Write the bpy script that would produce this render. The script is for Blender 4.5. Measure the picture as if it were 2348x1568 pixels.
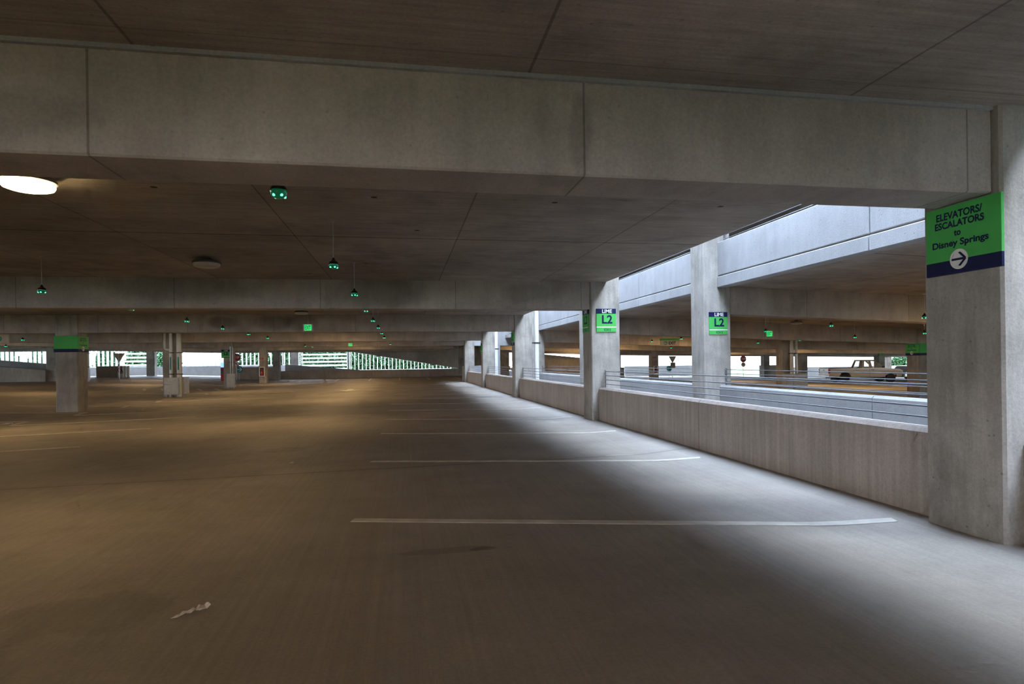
import bpy, bmesh, math, random
from mathutils import Matrix, Vector

# ------------------------------------------------------------------ scene, camera, sky
for o in list(bpy.data.objects):
    bpy.data.objects.remove(o)
SC = bpy.context.scene
COL = SC.collection
random.seed(7)
PI = math.pi

cd = bpy.data.cameras.new('camera')
cam = bpy.data.objects.new('camera', cd)
COL.objects.link(cam)
FPX, YAW, ROLL, EYE = 1401.0, 0.1764, 0.0133, 1.285
cd.sensor_width = 36.0
cd.lens = FPX / 2348 * 36.0
cd.shift_y = (829.2 - 784.0) / 2348
cd.clip_start = 0.05
cd.clip_end = 800
_f = Vector((math.sin(YAW), math.cos(YAW), 0))
_r = Vector((math.cos(YAW), -math.sin(YAW), 0))
_u = Vector((0, 0, 1))
_R = _r * math.cos(ROLL) - _u * math.sin(ROLL)
_U = _u * math.cos(ROLL) + _r * math.sin(ROLL)
cam.matrix_world = Matrix(((_R.x, _U.x, -_f.x, 0), (_R.y, _U.y, -_f.y, 0), (_R.z, _U.z, -_f.z, EYE), (0, 0, 0, 1)))
SC.camera = cam

SC.view_settings.view_transform = 'Standard'
SC.view_settings.look = 'None'
SC.view_settings.gamma = 1.0
SC.view_settings.exposure = 0.12
SC.view_settings.use_curve_mapping = False

SKY = 19.0
W = bpy.data.worlds.new('overcast_sky')
SC.world = W
W.use_nodes = True
nt = W.node_tree
bg = nt.nodes['Background']
tc = nt.nodes.new('ShaderNodeTexCoord')
sep = nt.nodes.new('ShaderNodeSeparateXYZ')
nt.links.new(tc.outputs['Generated'], sep.inputs[0])
rp = nt.nodes.new('ShaderNodeValToRGB')
rp.color_ramp.elements[0].position = 0.0          # overcast: the zenith is about three times as bright as the horizon
rp.color_ramp.elements[0].color = (0.24, 0.255, 0.275, 1)
rp.color_ramp.elements[1].position = 0.95
rp.color_ramp.elements[1].color = (0.62, 0.78, 1.04, 1)
nt.links.new(sep.outputs['Z'], rp.inputs[0])
nt.links.new(rp.outputs[0], bg.inputs['Color'])
bg.inputs['Strength'].default_value = SKY

# hazy sun high over the light well, from behind the camera's right shoulder
sl = bpy.data.lights.new('hazy_sun', 'SUN')
sl.energy = 2.6
sl.angle = math.radians(11)
sl.color = (0.86, 0.94, 1.0)
so = bpy.data.objects.new('hazy_sun', sl)
COL.objects.link(so)
so.rotation_euler = Vector((0.51, -0.45, 1.0)).to_track_quat('Z', 'Y').to_euler()

cy = SC.cycles
cy.use_adaptive_sampling = True
cy.adaptive_threshold = 0.12
cy.adaptive_min_samples = 12
cy.max_bounces = 7
cy.diffuse_bounces = 4
cy.glossy_bounces = 2
cy.transmission_bounces = 4
cy.transparent_max_bounces = 10
cy.sample_clamp_indirect = 8.0
cy.caustics_reflective = False
cy.caustics_refractive = False
try:
    cy.use_denoising = True
    cy.denoiser = 'OPENIMAGEDENOISE'
except Exception:
    pass

LAMP_W = 52.0
LAMP_COL = (1.0, 0.62, 0.26)

# ------------------------------------------------------------------ materials
MATS = {}


def new_mat(name):
    m = bpy.data.materials.new(name)
    m.use_nodes = True
    MATS[name] = m
    return m, m.node_tree, m.node_tree.nodes['Principled BSDF']


def nmath(nt, op, a, b=None, clamp=False):
    n = nt.nodes.new('ShaderNodeMath')
    n.operation = op
    n.use_clamp = clamp
    for i, v in enumerate((a, b)):
        if v is None:
            continue
        if isinstance(v, (int, float)):
            n.inputs[i].default_value = v
        else:
            nt.links.new(v, n.inputs[i])
    return n.outputs[0]


def nnoise(nt, vec, scale, stretch=(1, 1, 1), detail=4, rough=0.55, offs=(0, 0, 0)):
    mp = nt.nodes.new('ShaderNodeMapping')
    mp.inputs['Scale'].default_value = stretch
    mp.inputs['Location'].default_value = offs
    nt.links.new(vec, mp.inputs['Vector'])
    n = nt.nodes.new('ShaderNodeTexNoise')
    n.inputs['Scale'].default_value = scale
    n.inputs['Detail'].default_value = detail
    n.inputs['Roughness'].default_value = rough
    nt.links.new(mp.outputs[0], n.inputs['Vector'])
    return n.outputs['Fac']


def nramp(nt, fac, lo, hi, vlo, vhi):
    n = nt.nodes.new('ShaderNodeMapRange')
    n.clamp = True
    nt.links.new(fac, n.inputs[0])
    n.inputs[1].default_value = lo
    n.inputs[2].default_value = hi
    n.inputs[3].default_value = vlo
    n.inputs[4].default_value = vhi
    return n.outputs[0]


def concrete(name, col, blotch=0.22, streak=None, streak_amt=0.15, stain=0.0, rough=0.82, bump=0.15, seams=(),
             bugholes=0.0, extra=None, fine=0.10, big=0.5):
    m, nt, b = new_mat(name)
    tc = nt.nodes.new('ShaderNodeTexCoord')
    V = tc.outputs['Object']
    f = nramp(nt, nnoise(nt, V, big, detail=3), 0.3, 0.7, 1 - blotch, 1 + blotch * 0.6)
    f = nmath(nt, 'MULTIPLY', f, nramp(nt, nnoise(nt, V, 2.3, detail=4, rough=0.65, offs=(3, 5, 7)), 0.3, 0.7, 1 - blotch * 0.5, 1 + blotch * 0.4))
    fn = nnoise(nt, V, 55, detail=1, rough=0.7)
    f = nmath(nt, 'MULTIPLY', f, nramp(nt, fn, 0.25, 0.75, 1 - fine, 1 + fine))
    if streak:
        s = nnoise(nt, V, 1.0, stretch=streak, detail=4, rough=0.7, offs=(1, 2, 3))
        f = nmath(nt, 'MULTIPLY', f, nramp(nt, s, 0.3, 0.7, 1 - streak_amt, 1 + streak_amt * 0.7))
    if stain:
        s = nnoise(nt, V, 0.9, stretch=(1, 1, 0.7), detail=5, rough=0.72, offs=(11, 4, 2))
        f = nmath(nt, 'MULTIPLY', f, nramp(nt, s, 0.52, 0.66, 1.0, 1 - stain))
    if bugholes:
        vo = nt.nodes.new('ShaderNodeTexVoronoi')
        vo.inputs['Scale'].default_value = 9
        nt.links.new(V, vo.inputs['Vector'])
        f = nmath(nt, 'MULTIPLY', f, nramp(nt, vo.outputs['Distance'], 0.05, 0.11, 1 - bugholes, 1.0))
    sp = None
    for ax, off, per, wid, dark in seams:
        if sp is None:
            spn = nt.nodes.new('ShaderNodeSeparateXYZ')
            nt.links.new(V, spn.inputs[0])
            sp = spn
        a = nmath(nt, 'SUBTRACT', sp.outputs[ax], off - per / 2)
        a = nmath(nt, 'FLOORED_MODULO', a, per)
        a = nmath(nt, 'ABSOLUTE', nmath(nt, 'SUBTRACT', a, per / 2))
        f = nmath(nt, 'MULTIPLY', f, nramp(nt, a, wid, wid * 1.6, 1 - dark, 1.0))
    if extra:
        f = extra(nt, V, f)
    mx = nt.nodes.new('ShaderNodeMix')
    mx.data_type = 'RGBA'
    mx.blend_type = 'MULTIPLY'
    mx.inputs[0].default_value = 1.0
    mx.inputs[6].default_value = (*col, 1)
    cc = nt.nodes.new('ShaderNodeCombineColor')
    for i in range(3):
        nt.links.new(f, cc.inputs[i])
    nt.links.new(cc.outputs[0], mx.inputs[7])
    nt.links.new(mx.outputs[2], b.inputs['Base Color'])
    b.inputs['Roughness'].default_value = rough
    b.inputs['Specular IOR Level'].default_value = 0.3
    if bump:
        bp = nt.nodes.new('ShaderNodeBump')
        bp.inputs['Strength'].default_value = bump
        bp.inputs['Distance'].default_value = 0.02
        nt.links.new(fn, bp.inputs['Height'])
        nt.links.new(bp.outputs[0], b.inputs['Normal'])
    return m


def plain(name, col, rough=0.5, metal=0.0, emit=0.0, ecol=None, var=0.06, coat=0.0, spec=0.5, trans=0.0, alpha=1.0):
    m, nt, b = new_mat(name)
    tc = nt.nodes.new('ShaderNodeTexCoord')
    f = nramp(nt, nnoise(nt, tc.outputs['Object'], 6.0, detail=4), 0.3, 0.7, 1 - var, 1 + var)
    mx = nt.nodes.new('ShaderNodeMix')
    mx.data_type = 'RGBA'
    mx.blend_type = 'MULTIPLY'
    mx.inputs[0].default_value = 1.0
    mx.inputs[6].default_value = (*col, 1)
    cc = nt.nodes.new('ShaderNodeCombineColor')
    for i in range(3):
        nt.links.new(f, cc.inputs[i])
    nt.links.new(cc.outputs[0], mx.inputs[7])
    nt.links.new(mx.outputs[2], b.inputs['Base Color'])
    b.inputs['Roughness'].default_value = rough
    b.inputs['Metallic'].default_value = metal
    b.inputs['Specular IOR Level'].default_value = spec
    b.inputs['Coat Weight'].default_value = coat
    b.inputs['Transmission Weight'].default_value = trans
    b.inputs['Alpha'].default_value = alpha
    if emit:
        b.inputs['Emission Color'].default_value = (*(ecol or col), 1)
        b.inputs['Emission Strength'].default_value = emit
    return m


def smudges(lst):
    """soot smudges on beam faces: (x, y, z, rx, rz, factor)"""
    def fn(nt, V, f):
        sp = nt.nodes.new('ShaderNodeSeparateXYZ')
        nt.links.new(V, sp.inputs[0])
        wob = nnoise(nt, V, 1.8, detail=6, rough=0.7)
        for (x, y, z, rx, rz, mul) in lst:
            d = nmath(nt, 'POWER', nmath(nt, 'ABSOLUTE', nmath(nt, 'DIVIDE', nmath(nt, 'SUBTRACT', sp.outputs[0], x), rx)), 2.0)
            c = nmath(nt, 'POWER', nmath(nt, 'ABSOLUTE', nmath(nt, 'DIVIDE', nmath(nt, 'SUBTRACT', sp.outputs[2], z), rz)), 2.0)
            e = nmath(nt, 'POWER', nmath(nt, 'ABSOLUTE', nmath(nt, 'SUBTRACT', sp.outputs[1], y)), 2.0)
            d = nmath(nt, 'ADD', nmath(nt, 'ADD', d, c), nmath(nt, 'MULTIPLY', e, 2.0))
            d = nmath(nt, 'ADD', d, nramp(nt, wob, 0.3, 0.7, -0.5, 0.5))
            f = nmath(nt, 'MULTIPLY', f, nramp(nt, d, 0.4, 1.5, mul, 1.0))
        return f
    return fn


def ellipses(lst):
    def fn(nt, V, f):
        sp = nt.nodes.new('ShaderNodeSeparateXYZ')
        nt.links.new(V, sp.inputs[0])
        wob = nnoise(nt, V, 3.0, detail=5, rough=0.7)
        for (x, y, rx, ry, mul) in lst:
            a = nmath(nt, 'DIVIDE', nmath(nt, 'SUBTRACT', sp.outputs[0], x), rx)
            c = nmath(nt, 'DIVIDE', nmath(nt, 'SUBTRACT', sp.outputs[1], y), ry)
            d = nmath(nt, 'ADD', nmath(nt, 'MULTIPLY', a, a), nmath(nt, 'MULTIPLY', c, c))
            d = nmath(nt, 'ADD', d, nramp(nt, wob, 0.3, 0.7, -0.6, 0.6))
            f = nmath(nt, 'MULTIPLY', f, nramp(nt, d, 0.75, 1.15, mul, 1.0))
        # broad tyre-darkened band along the driving aisle
        # slightly skewed control joint across the slab
        j = nmath(nt, 'SUBTRACT', sp.outputs[1], nmath(nt, 'ADD', nmath(nt, 'MULTIPLY', sp.outputs[0], 0.036), 8.07))
        jm = nmath(nt, 'FLOORED_MODULO', nmath(nt, 'ADD', j, 4.572), 9.144)
        ja = nmath(nt, 'ABSOLUTE', nmath(nt, 'SUBTRACT', jm, 4.572))
        f = nmath(nt, 'MULTIPLY', f, nramp(nt, ja, 0.010, 0.022, 0.55, 1.0))
        f = nmath(nt, 'MULTIPLY', f, nramp(nt, ja, 0.02, 0.22, 0.90, 1.0))
        return f
    return fn


CEIL_SEAMS = [(0, 0.75, 2.13, 0.007, 0.45), (1, 8.42, 9.144, 0.014, 0.6), (1, 7.0, 1.22, 0.005, 0.22)]


HOLES = [(-0.27, 6.38), (1.62, 6.35), (3.5, 6.28), (-2.3, 6.28), (0.2, 7.9), (-1.7, 11.9), (-0.6, 10.6)]


def form_sheets(nt, V, f):
    """each formwork sheet left its own tone on the soffit"""
    sp = nt.nodes.new('ShaderNodeSeparateXYZ')
    nt.links.new(V, sp.inputs[0])
    cx = nmath(nt, 'FLOOR', nmath(nt, 'DIVIDE', nmath(nt, 'SUBTRACT', sp.outputs[0], 0.75), 2.13))
    cyy = nmath(nt, 'FLOOR', nmath(nt, 'DIVIDE', nmath(nt, 'SUBTRACT', sp.outputs[1], 7.0), 1.22))
    cb = nt.nodes.new('ShaderNodeCombineXYZ')
    nt.links.new(cx, cb.inputs[0])
    nt.links.new(cyy, cb.inputs[1])
    wn = nt.nodes.new('ShaderNodeTexWhiteNoise')
    nt.links.new(cb.outputs[0], wn.inputs['Vector'])
    f = nmath(nt, 'MULTIPLY', f, nramp(nt, wn.outputs['Value'], 0, 1, 0.88, 1.10))
    wo = nnoise(nt, V, 1.0, stretch=(1.6, 9, 1), detail=5, rough=0.75, offs=(5, 1, 0))
    for (x, y) in HOLES:
        a = nmath(nt, 'MULTIPLY', nmath(nt, 'SUBTRACT', sp.outputs[0], x), 1 / 0.035)
        c = nmath(nt, 'MULTIPLY', nmath(nt, 'SUBTRACT', sp.outputs[1], y), 1 / 0.035)
        d = nmath(nt, 'ADD', nmath(nt, 'MULTIPLY', a, a), nmath(nt, 'MULTIPLY', c, c))
        f = nmath(nt, 'MULTIPLY', f, nramp(nt, d, 0.6, 1.2, 0.15, 1.0))
    return nmath(nt, 'MULTIPLY', f, nramp(nt, wo, 0.56, 0.70, 1.0, 0.74))

C_FLOOR = concrete('concrete_floor', (0.35, 0.32, 0.285), blotch=0.16, streak=(26, 0.35, 1), streak_amt=0.10, stain=0.10, rough=0.62, bump=0, fine=0.08,
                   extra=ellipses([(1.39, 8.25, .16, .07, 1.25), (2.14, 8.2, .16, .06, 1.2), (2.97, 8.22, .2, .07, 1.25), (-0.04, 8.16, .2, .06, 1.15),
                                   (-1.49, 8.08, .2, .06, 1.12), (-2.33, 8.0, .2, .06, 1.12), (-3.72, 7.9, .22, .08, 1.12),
                                   (0.3, 4.42, .35, .07, .78), (0.56, 4.4, .1, .05, .65), (-1.75, 3.75, .45, .32, .84), (-2.4, 3.2, .55, .25, .88),
                                   (-1.9, 10.3, .35, .3, .85), (0.9, 14.5, .5, .9, .88), (-3.2, 13.5, .8, 2.0, .92)]))
C_CEIL = concrete('formwork_ceiling', (0.40, 0.348, 0.298), blotch=0.26, streak=(0.8, 22, 1), streak_amt=0.20, stain=0.22, rough=0.85, bump=0, seams=CEIL_SEAMS, bugholes=0.25, extra=form_sheets)
C_BEAM = concrete('beam_concrete', (0.46, 0.41, 0.37), blotch=0.22, streak=(5, 1, 0.5), streak_amt=0.10, stain=0.20, rough=0.8, bump=0,
                  seams=[(0, 1.09, 2.70, 0.005, 0.45)], bugholes=0.2,
                  extra=smudges([(-4.3, 12.68, 2.80, 1.25, 0.30, 0.66), (-0.45, 12.68, 2.74, 0.85, 0.34, 0.62), (-4.3, 21.83, 2.72, 0.6, 0.25, 0.6), (-5.9, 21.83, 2.72, 0.5, 0.2, 0.6),
                                 (-3.4, 21.83, 2.72, 0.5, 0.3, 0.6), (2.6, 12.68, 2.72, 0.6, 0.2, 0.75), (-2.0, 3.54, 2.6, 0.5, 0.12, 0.78), (-3.1, 3.54, 2.55, 0.35, 0.12, 0.8), (1.07, 3.54, 2.62, 0.07, 0.24, 0.72)]))
C_COL = concrete('column_concrete', (0.40, 0.375, 0.34), blotch=0.26, streak=(9, 9, 0.9), streak_amt=0.20, stain=0.30, rough=0.8, bump=0.12, bugholes=0.35, big=0.9)
C_PAR = concrete('parapet_concrete', (0.44, 0.385, 0.345), blotch=0.14, streak=(14, 14, 0.5), streak_amt=0.20, stain=0.05, rough=0.8, bump=0.08)
C_PREC = concrete('precast_concrete', (0.375, 0.378, 0.382), blotch=0.12, streak=(5, 5, 1.0), streak_amt=0.08, stain=0.06, rough=0.85, bump=0.12, bugholes=0.35)
C_WALL = concrete('wall_concrete', (0.40, 0.355, 0.305), blotch=0.2, streak=(6, 6, 0.8), streak_amt=0.14, stain=0.1, rough=0.85, bump=0)
M_GROUND = concrete('outside_ground', (0.16, 0.22, 0.10), blotch=0.4, rough=0.95, bump=0)
M_LINE = plain('white_road_paint', (0.60, 0.58, 0.53), 0.7, var=0.18)
M_GREEN = plain('lime_green_sign', (0.075, 0.47, 0.10), 0.5, spec=0.25)
M_NAVY = plain('navy_sign', (0.006, 0.011, 0.065), 0.5, spec=0.2)
M_WHITE = plain('white_paint', (0.80, 0.80, 0.78), 0.5)
M_SLAT = plain('white_slat', (0.86, 0.86, 0.85), 0.45)
M_STEEL = plain('galvanised_steel', (0.42, 0.44, 0.46), 0.38, metal=0.7, var=0.2)
M_CABLE = plain('steel_cable', (0.22, 0.24, 0.27), 0.4, metal=0.6)
M_GUARD = plain('grey_guard_paint', (0.50, 0.52, 0.52), 0.5, var=0.12)
M_PIPE = plain('pale_pipe_plastic', (0.72, 0.74, 0.72), 0.4)
M_DARK = plain('dark_metal', (0.025, 0.025, 0.028), 0.35)
M_BLACK = plain('black_rubber', (0.012, 0.012, 0.013), 0.7)
M_BULB = plain('black_glossy_globe', (0.012, 0.016, 0.014), 0.12, coat=0.6)
M_LENS = plain('green_lens', (0.0, 0.07, 0.03), 0.1, emit=0.045, ecol=(0.0, 1.0, 0.38), coat=0.5)
M_LED = plain('green_led', (0.1, 0.9, 0.5), 0.3, emit=7.0, ecol=(0.05, 1.0, 0.42))
for _m in (M_LENS, M_LED):
    _m.cycles.emission_sampling = 'NONE'
M_LAMPON = plain('lit_diffuser', (0.9, 0.85, 0.75), 0.5, emit=30.0, ecol=(1.0, 0.72, 0.34))
M_LAMPOFF = plain('unlit_diffuser', (0.55, 0.52, 0.48), 0.4)
M_LAMPBODY = plain('lamp_housing', (0.10, 0.09, 0.085), 0.5)
M_EXITBOX = plain('exit_box_grey', (0.45, 0.46, 0.45), 0.5)
M_EXITPANEL = plain('exit_panel_green', (0.02, 0.35, 0.10), 0.4, emit=0.75, ecol=(0.03, 0.9, 0.22))
M_EXITTXT = plain('exit_letter_dark', (0.0, 0.12, 0.04), 0.4)
M_RED = plain('red_sign', (0.42, 0.015, 0.02), 0.45)
M_TEAL = plain('teal_sign', (0.01, 0.24, 0.20), 0.45)
M_BLUE = plain('blue_beacon', (0.05, 0.1, 0.9), 0.3, emit=2.5, ecol=(0.15, 0.3, 1.0))
M_BEIGE = plain('beige_board', (0.48, 0.44, 0.38), 0.6)
M_SIGNBACK = plain('sign_back_aluminium', (0.30, 0.25, 0.19), 0.55)
M_TRUCK = plain('beige_car_paint', (0.50, 0.44, 0.36), 0.35, coat=0.5, var=0.02)
M_SILVER = plain('silver_car_paint', (0.62, 0.65, 0.70), 0.3, coat=0.6, var=0.02)
M_CHROME = plain('chrome', (0.65, 0.66, 0.68), 0.2, metal=0.9)
M_GLASS = plain('tinted_glass', (0.78, 0.88, 0.84), 0.03, alpha=0.22)
M_TAIL = plain('tail_lamp_red', (0.45, 0.02, 0.02), 0.2)
M_HEAD = plain('headlamp', (0.75, 0.75, 0.72), 0.15, coat=0.8)
M_RIM = plain('wheel_rim', (0.36, 0.32, 0.27), 0.35, metal=0.6)
M_LEAF = plain('tree_leaf', (0.022, 0.075, 0.022), 0.6, var=0.5)
M_BARK = plain('tree_bark', (0.12, 0.085, 0.06), 0.9, var=0.3)
M_LITTER = plain('crumpled_film', (0.78, 0.76, 0.72), 0.15, coat=0.6)
M_RAILY = plain('stair_rail', (0.55, 0.42, 0.22), 0.45)
M_EXTING = plain('extinguisher_red', (0.35, 0.015, 0.02), 0.3, coat=0.5)


# ------------------------------------------------------------------ heights of the drained decks
def sstep(t):
    t = max(0.0, min(1.0, t))
    return t * t * (3 - 2 * t)


def zopp(x):
    if x <= 6.95:
        return 0.0
    if x <= 21.5:
        return -0.036 * (x - 6.95)
    return -0.5238 - 0.0175 * (x - 21.5)


def zfloor(x, y):
    if x > 4.0:
        return zopp(x)
    if x > 3.2:
        return -0.05 * (1 - sstep((x - 3.2) / 0.8))
    v = 1 - sstep((y - 44) / 12)
    if x > -10.4:
        return -0.05 - 0.0065 * (3.2 - x) * v
    return -0.05 - 0.0884 * v + 0.42 * sstep((-10.4 - x) / 16)


def zleft(x):
    return 0.30 * sstep((-14.0 - x) / 13)


def zceil(x, y):
    if x <= 4.34:
        return 2.98 + zleft(x)
    if x <= 6.95:
        return 2.98 - 0.06 * (x - 4.34) / 2.61
    return 2.92 + zopp(x)


# ------------------------------------------------------------------ geometry helpers
class B:
    def __init__(s):
        s.bm = bmesh.new()

    def box(s, x0, x1, y0, y1, z0, z1, bev=0.0, seg=1, warp=None, nx=1):
        vs = []
        if nx > 1:
            for i in range(nx):
                s.box(x0 + (x1 - x0) * i / nx, x0 + (x1 - x0) * (i + 1) / nx, y0, y1, z0, z1, 0, 1, warp)
            return s
        for z in (z0, z1):
            for (x, y) in ((x0, y0), (x1, y0), (x1, y1), (x0, y1)):
                vs.append(s.bm.verts.new((x, y, z + (warp(x) if warp else 0))))
        fs = []
        for idx in ((3, 2, 1, 0), (4, 5, 6, 7), (0, 1, 5, 4), (1, 2, 6, 5), (2, 3, 7, 6), (3, 0, 4, 7)):
            fs.append(s.bm.faces.new([vs[i] for i in idx]))
        if bev:
            es = list({e for f in fs for e in f.edges})
            bmesh.ops.bevel(s.bm, geom=es, offset=bev, segments=seg, affect='EDGES', profile=0.5)
        return s

    def prism(s, pts, axis, a, b, bev=0.0):
        """polygon pts (2D) extruded along axis from a to b. axis x: pts=(y,z); y: (x,z); z: (x,y)"""
        def P(p, t):
            return {'x': (t, p[0], p[1]), 'y': (p[0], t, p[1]), 'z': (p[0], p[1], t)}[axis]
        A = [s.bm.verts.new(P(p, a)) for p in pts]
        Bv = [s.bm.verts.new(P(p, b)) for p in pts]
        fs = [s.bm.faces.new(A), s.bm.faces.new(Bv[::-1])]
        n = len(pts)
        for i in range(n):
            fs.append(s.bm.faces.new((A[i], Bv[i], Bv[(i + 1) % n], A[(i + 1) % n])))
        if bev:
            es = list({e for f in fs[:2] for e in f.edges})
            bmesh.ops.bevel(s.bm, geom=es, offset=bev, segments=2, affect='EDGES', profile=0.5)
        return s

    def tube(s, pts, r, n=10, caps=True):
        pts = [Vector(p) for p in pts]
        rings = []
        for i, p in enumerate(pts):
            t = (pts[min(i + 1, len(pts) - 1)] - pts[max(i - 1, 0)]).normalized()
            ref = Vector((0, 0, 1)) if abs(t.z) < 0.9 else Vector((1, 0, 0))
            a = t.cross(ref).normalized()
            c = t.cross(a)
            rings.append([s.bm.verts.new(p + (a * math.cos(2 * PI * k / n) + c * math.sin(2 * PI * k / n)) * r) for k in range(n)])
        for i in range(len(rings) - 1):
            for k in range(n):
                s.bm.faces.new((rings[i][k], rings[i][(k + 1) % n], rings[i + 1][(k + 1) % n], rings[i + 1][k]))
        if caps:
            s.bm.faces.new(rings[0][::-1])
            s.bm.faces.new(rings[-1])
        return s

    def lathe(s, prof, n=24, c=(0, 0, 0), axis='z'):
        rings = []
        for (r, h) in prof:
            ring = []
            for k in range(n):
                a = 2 * PI * k / n
                u, v = r * math.cos(a), r * math.sin(a)
                p = {'z': (u, v, h), 'y': (u, h, v), 'x': (h, u, v)}[axis]
                ring.append(s.bm.verts.new((p[0] + c[0], p[1] + c[1], p[2] + c[2])))
            rings.append(ring)
        for i in range(len(rings) - 1):
            for k in range(n):
                s.bm.faces.new((rings[i][k], rings[i][(k + 1) % n], rings[i + 1][(k + 1) % n], rings[i + 1][k]))
        if prof[0][0] > 1e-6:
            s.bm.faces.new(rings[0][::-1])
        if prof[-1][0] > 1e-6:
            s.bm.faces.new(rings[-1])
        return s

    def done(s, name, mat, parent=None, smooth=False, origin=None):
        bmesh.ops.remove_doubles(s.bm, verts=s.bm.verts, dist=1e-6)
        bmesh.ops.recalc_face_normals(s.bm, faces=s.bm.faces)
        if origin:
            bmesh.ops.translate(s.bm, verts=s.bm.verts, vec=-Vector(origin))
        me = bpy.data.meshes.new(name)
        s.bm.to_mesh(me)
        s.bm.free()
        me.materials.append(mat)
        if smooth:
            for p in me.polygons:
                p.use_smooth = True
            try:
                me.set_sharp_from_angle(angle=math.radians(40))
            except Exception:
                pass
        o = bpy.data.objects.new(name, me)
        COL.objects.link(o)
        if origin:
            o.location = origin
        if parent:
            o.parent = parent
        return o


def tag(o, label=None, cat=None, group=None, kind=None):
    for k, v in (('label', label), ('category', cat), ('group', group), ('kind', kind)):
        if v:
            o[k] = v
    return o


def thing(name, label, cat, loc=(0, 0, 0), rz=0.0, group=None, kind=None):
    o = bpy.data.objects.new(name, None)
    o.empty_display_size = 0.1
    COL.objects.link(o)
    o.location = loc
    o.rotation_euler = (0, 0, rz)
    return tag(o, label, cat, group, kind)


KIDS = {}


def copy_tree(o, loc, rz=None, label=None, group=None):
    def rec(src, par):
        c = src.copy()
        COL.objects.link(c)
        if par:
            c.parent = par
        for ch in src.children:
            rec(ch, c)
        return c
    r = rec(o, None)
    r.location = loc
    if rz is not None:
        r.rotation_euler = (0, 0, rz)
    if label:
        r['label'] = label
    if group:
        r['group'] = group
    return r


ORD = ['first', 'second', 'third', 'fourth', 'fifth', 'sixth', 'seventh', 'eighth', 'ninth', 'tenth', 'eleventh', 'twelfth', 'thirteenth', 'fourteenth', 'fifteenth']


def slab(name, xs, ys, keep, zt, zb, mat):
    g = B()
    bm = g.bm
    cache = {}

    def vert(i, j, top):
        k = (i, j, top)
        if k not in cache:
            x, y = xs[i], ys[j]
            cache[k] = bm.verts.new((x, y, (zt if top else zb)(x, y)))
        return cache[k]
    K = {}
    for i in range(len(xs) - 1):
        for j in range(len(ys) - 1):
            K[i, j] = keep((xs[i] + xs[i + 1]) / 2, (ys[j] + ys[j + 1]) / 2)
    for (i, j), v in K.items():
        if not v:
            continue
        bm.faces.new((vert(i, j, 1), vert(i + 1, j, 1), vert(i + 1, j + 1, 1), vert(i, j + 1, 1)))
        bm.faces.new((vert(i, j + 1, 0), vert(i + 1, j + 1, 0), vert(i + 1, j, 0), vert(i, j, 0)))
        for di, dj, a, c in ((-1, 0, (i, j), (i, j + 1)), (1, 0, (i + 1, j + 1), (i + 1, j)), (0, -1, (i + 1, j), (i, j)), (0, 1, (i, j + 1), (i + 1, j + 1))):
            if not K.get((i + di, j + dj), False):
                bm.faces.new((vert(*a, 0), vert(*c, 0), vert(*c, 1), vert(*a, 1)))
    return g.done(name, mat)


def frange(a, b, n):
    return [a + (b - a) * i / n for i in range(n + 1)]


def text_part(body, name, mat, parent, cx, cz, w, h, y=-0.012, bold=0.03, thick=0.002):
    """lettering fitted into a w x h box centred at local (cx, cz), lying in the XZ plane facing local -Y"""
    cu = bpy.data.curves.new('lettering', 'FONT')
    cu.body = body
    cu.size = 1.0
    cu.offset = bold
    cu.extrude = 0.0
    cu.resolution_u = 4
    cu.align_x = 'CENTER'
    to = bpy.data.objects.new('lettering_tmp', cu)
    COL.objects.link(to)
    dg = bpy.context.evaluated_depsgraph_get()
    me = bpy.data.meshes.new_from_object(to.evaluated_get(dg))
    bpy.data.objects.remove(to)
    bpy.data.curves.remove(cu)
    xs = [v.co.x for v in me.vertices]
    ys = [v.co.y for v in me.vertices]
    x0, x1, y0, y1 = min(xs), max(xs), min(ys), max(ys)
    for v in me.vertices:
        u = (v.co.x - (x0 + x1) / 2) / (x1 - x0) * w
        t = (v.co.y - (y0 + y1) / 2) / (y1 - y0) * h
        v.co = (cx + u, y, cz + t)
    me.materials.clear()
    me.materials.append(mat)
    o = bpy.data.objects.new(name, me)
    COL.objects.link(o)
    o.parent = parent
    return o


def flat(g, pts, y0, y1):
    return g.prism(pts, 'y', y0, y1)


def disc_pts(cx, cz, r, n=28):
    return [(cx + r * math.cos(2 * PI * k / n), cz + r * math.sin(2 * PI * k / n)) for k in range(n)]


def arrow_pts(cx, cz, s, ang):
    """open-chevron arrow with a shaft, pointing along ang, overall size s: list of polygons"""
    out = []
    ca, sa = math.cos(ang), math.sin(ang)

    def T(x, z):
        return (cx + (x * ca - z * sa) * s, cz + (x * sa + z * ca) * s)
    out.append([T(-.5, -.07), T(.36, -.07), T(.36, .07), T(-.5, .07)])
    for sg in (1, -1):
        p = [T(.5, 0), T(.5 - .09, -.0 * sg), T(-.02, .42 * sg), T(.12, .46 * sg), T(.52, .06 * sg)]
        out.append(p if sg > 0 else p[::-1])
    return out


# ------------------------------------------------------------------ the decks
BAY, Y0, WY, WX = 9.144, 4.11, 0.633, 0.64
XC = 3.99
YEND = 58.8

xs = sorted(set(frange(-46, -26, 5) + frange(-26, -10.4, 10) + frange(-10.4, 3.2, 6) + frange(3.2, 4.0, 8) + [4.34, 6.95] + frange(6.95, 21.5, 3) + [30, 40, 50, 62, 75]))
ys = sorted(set(frange(-30, 42, 12) + frange(42, 58, 6) + [64, 70.2]))
tag(slab('floor', xs, ys, lambda x, y: not (4.34 < x < 6.95 and y < 42), zfloor, lambda x, y: zfloor(x, y) - 0.22, C_FLOOR), kind='structure')


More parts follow.
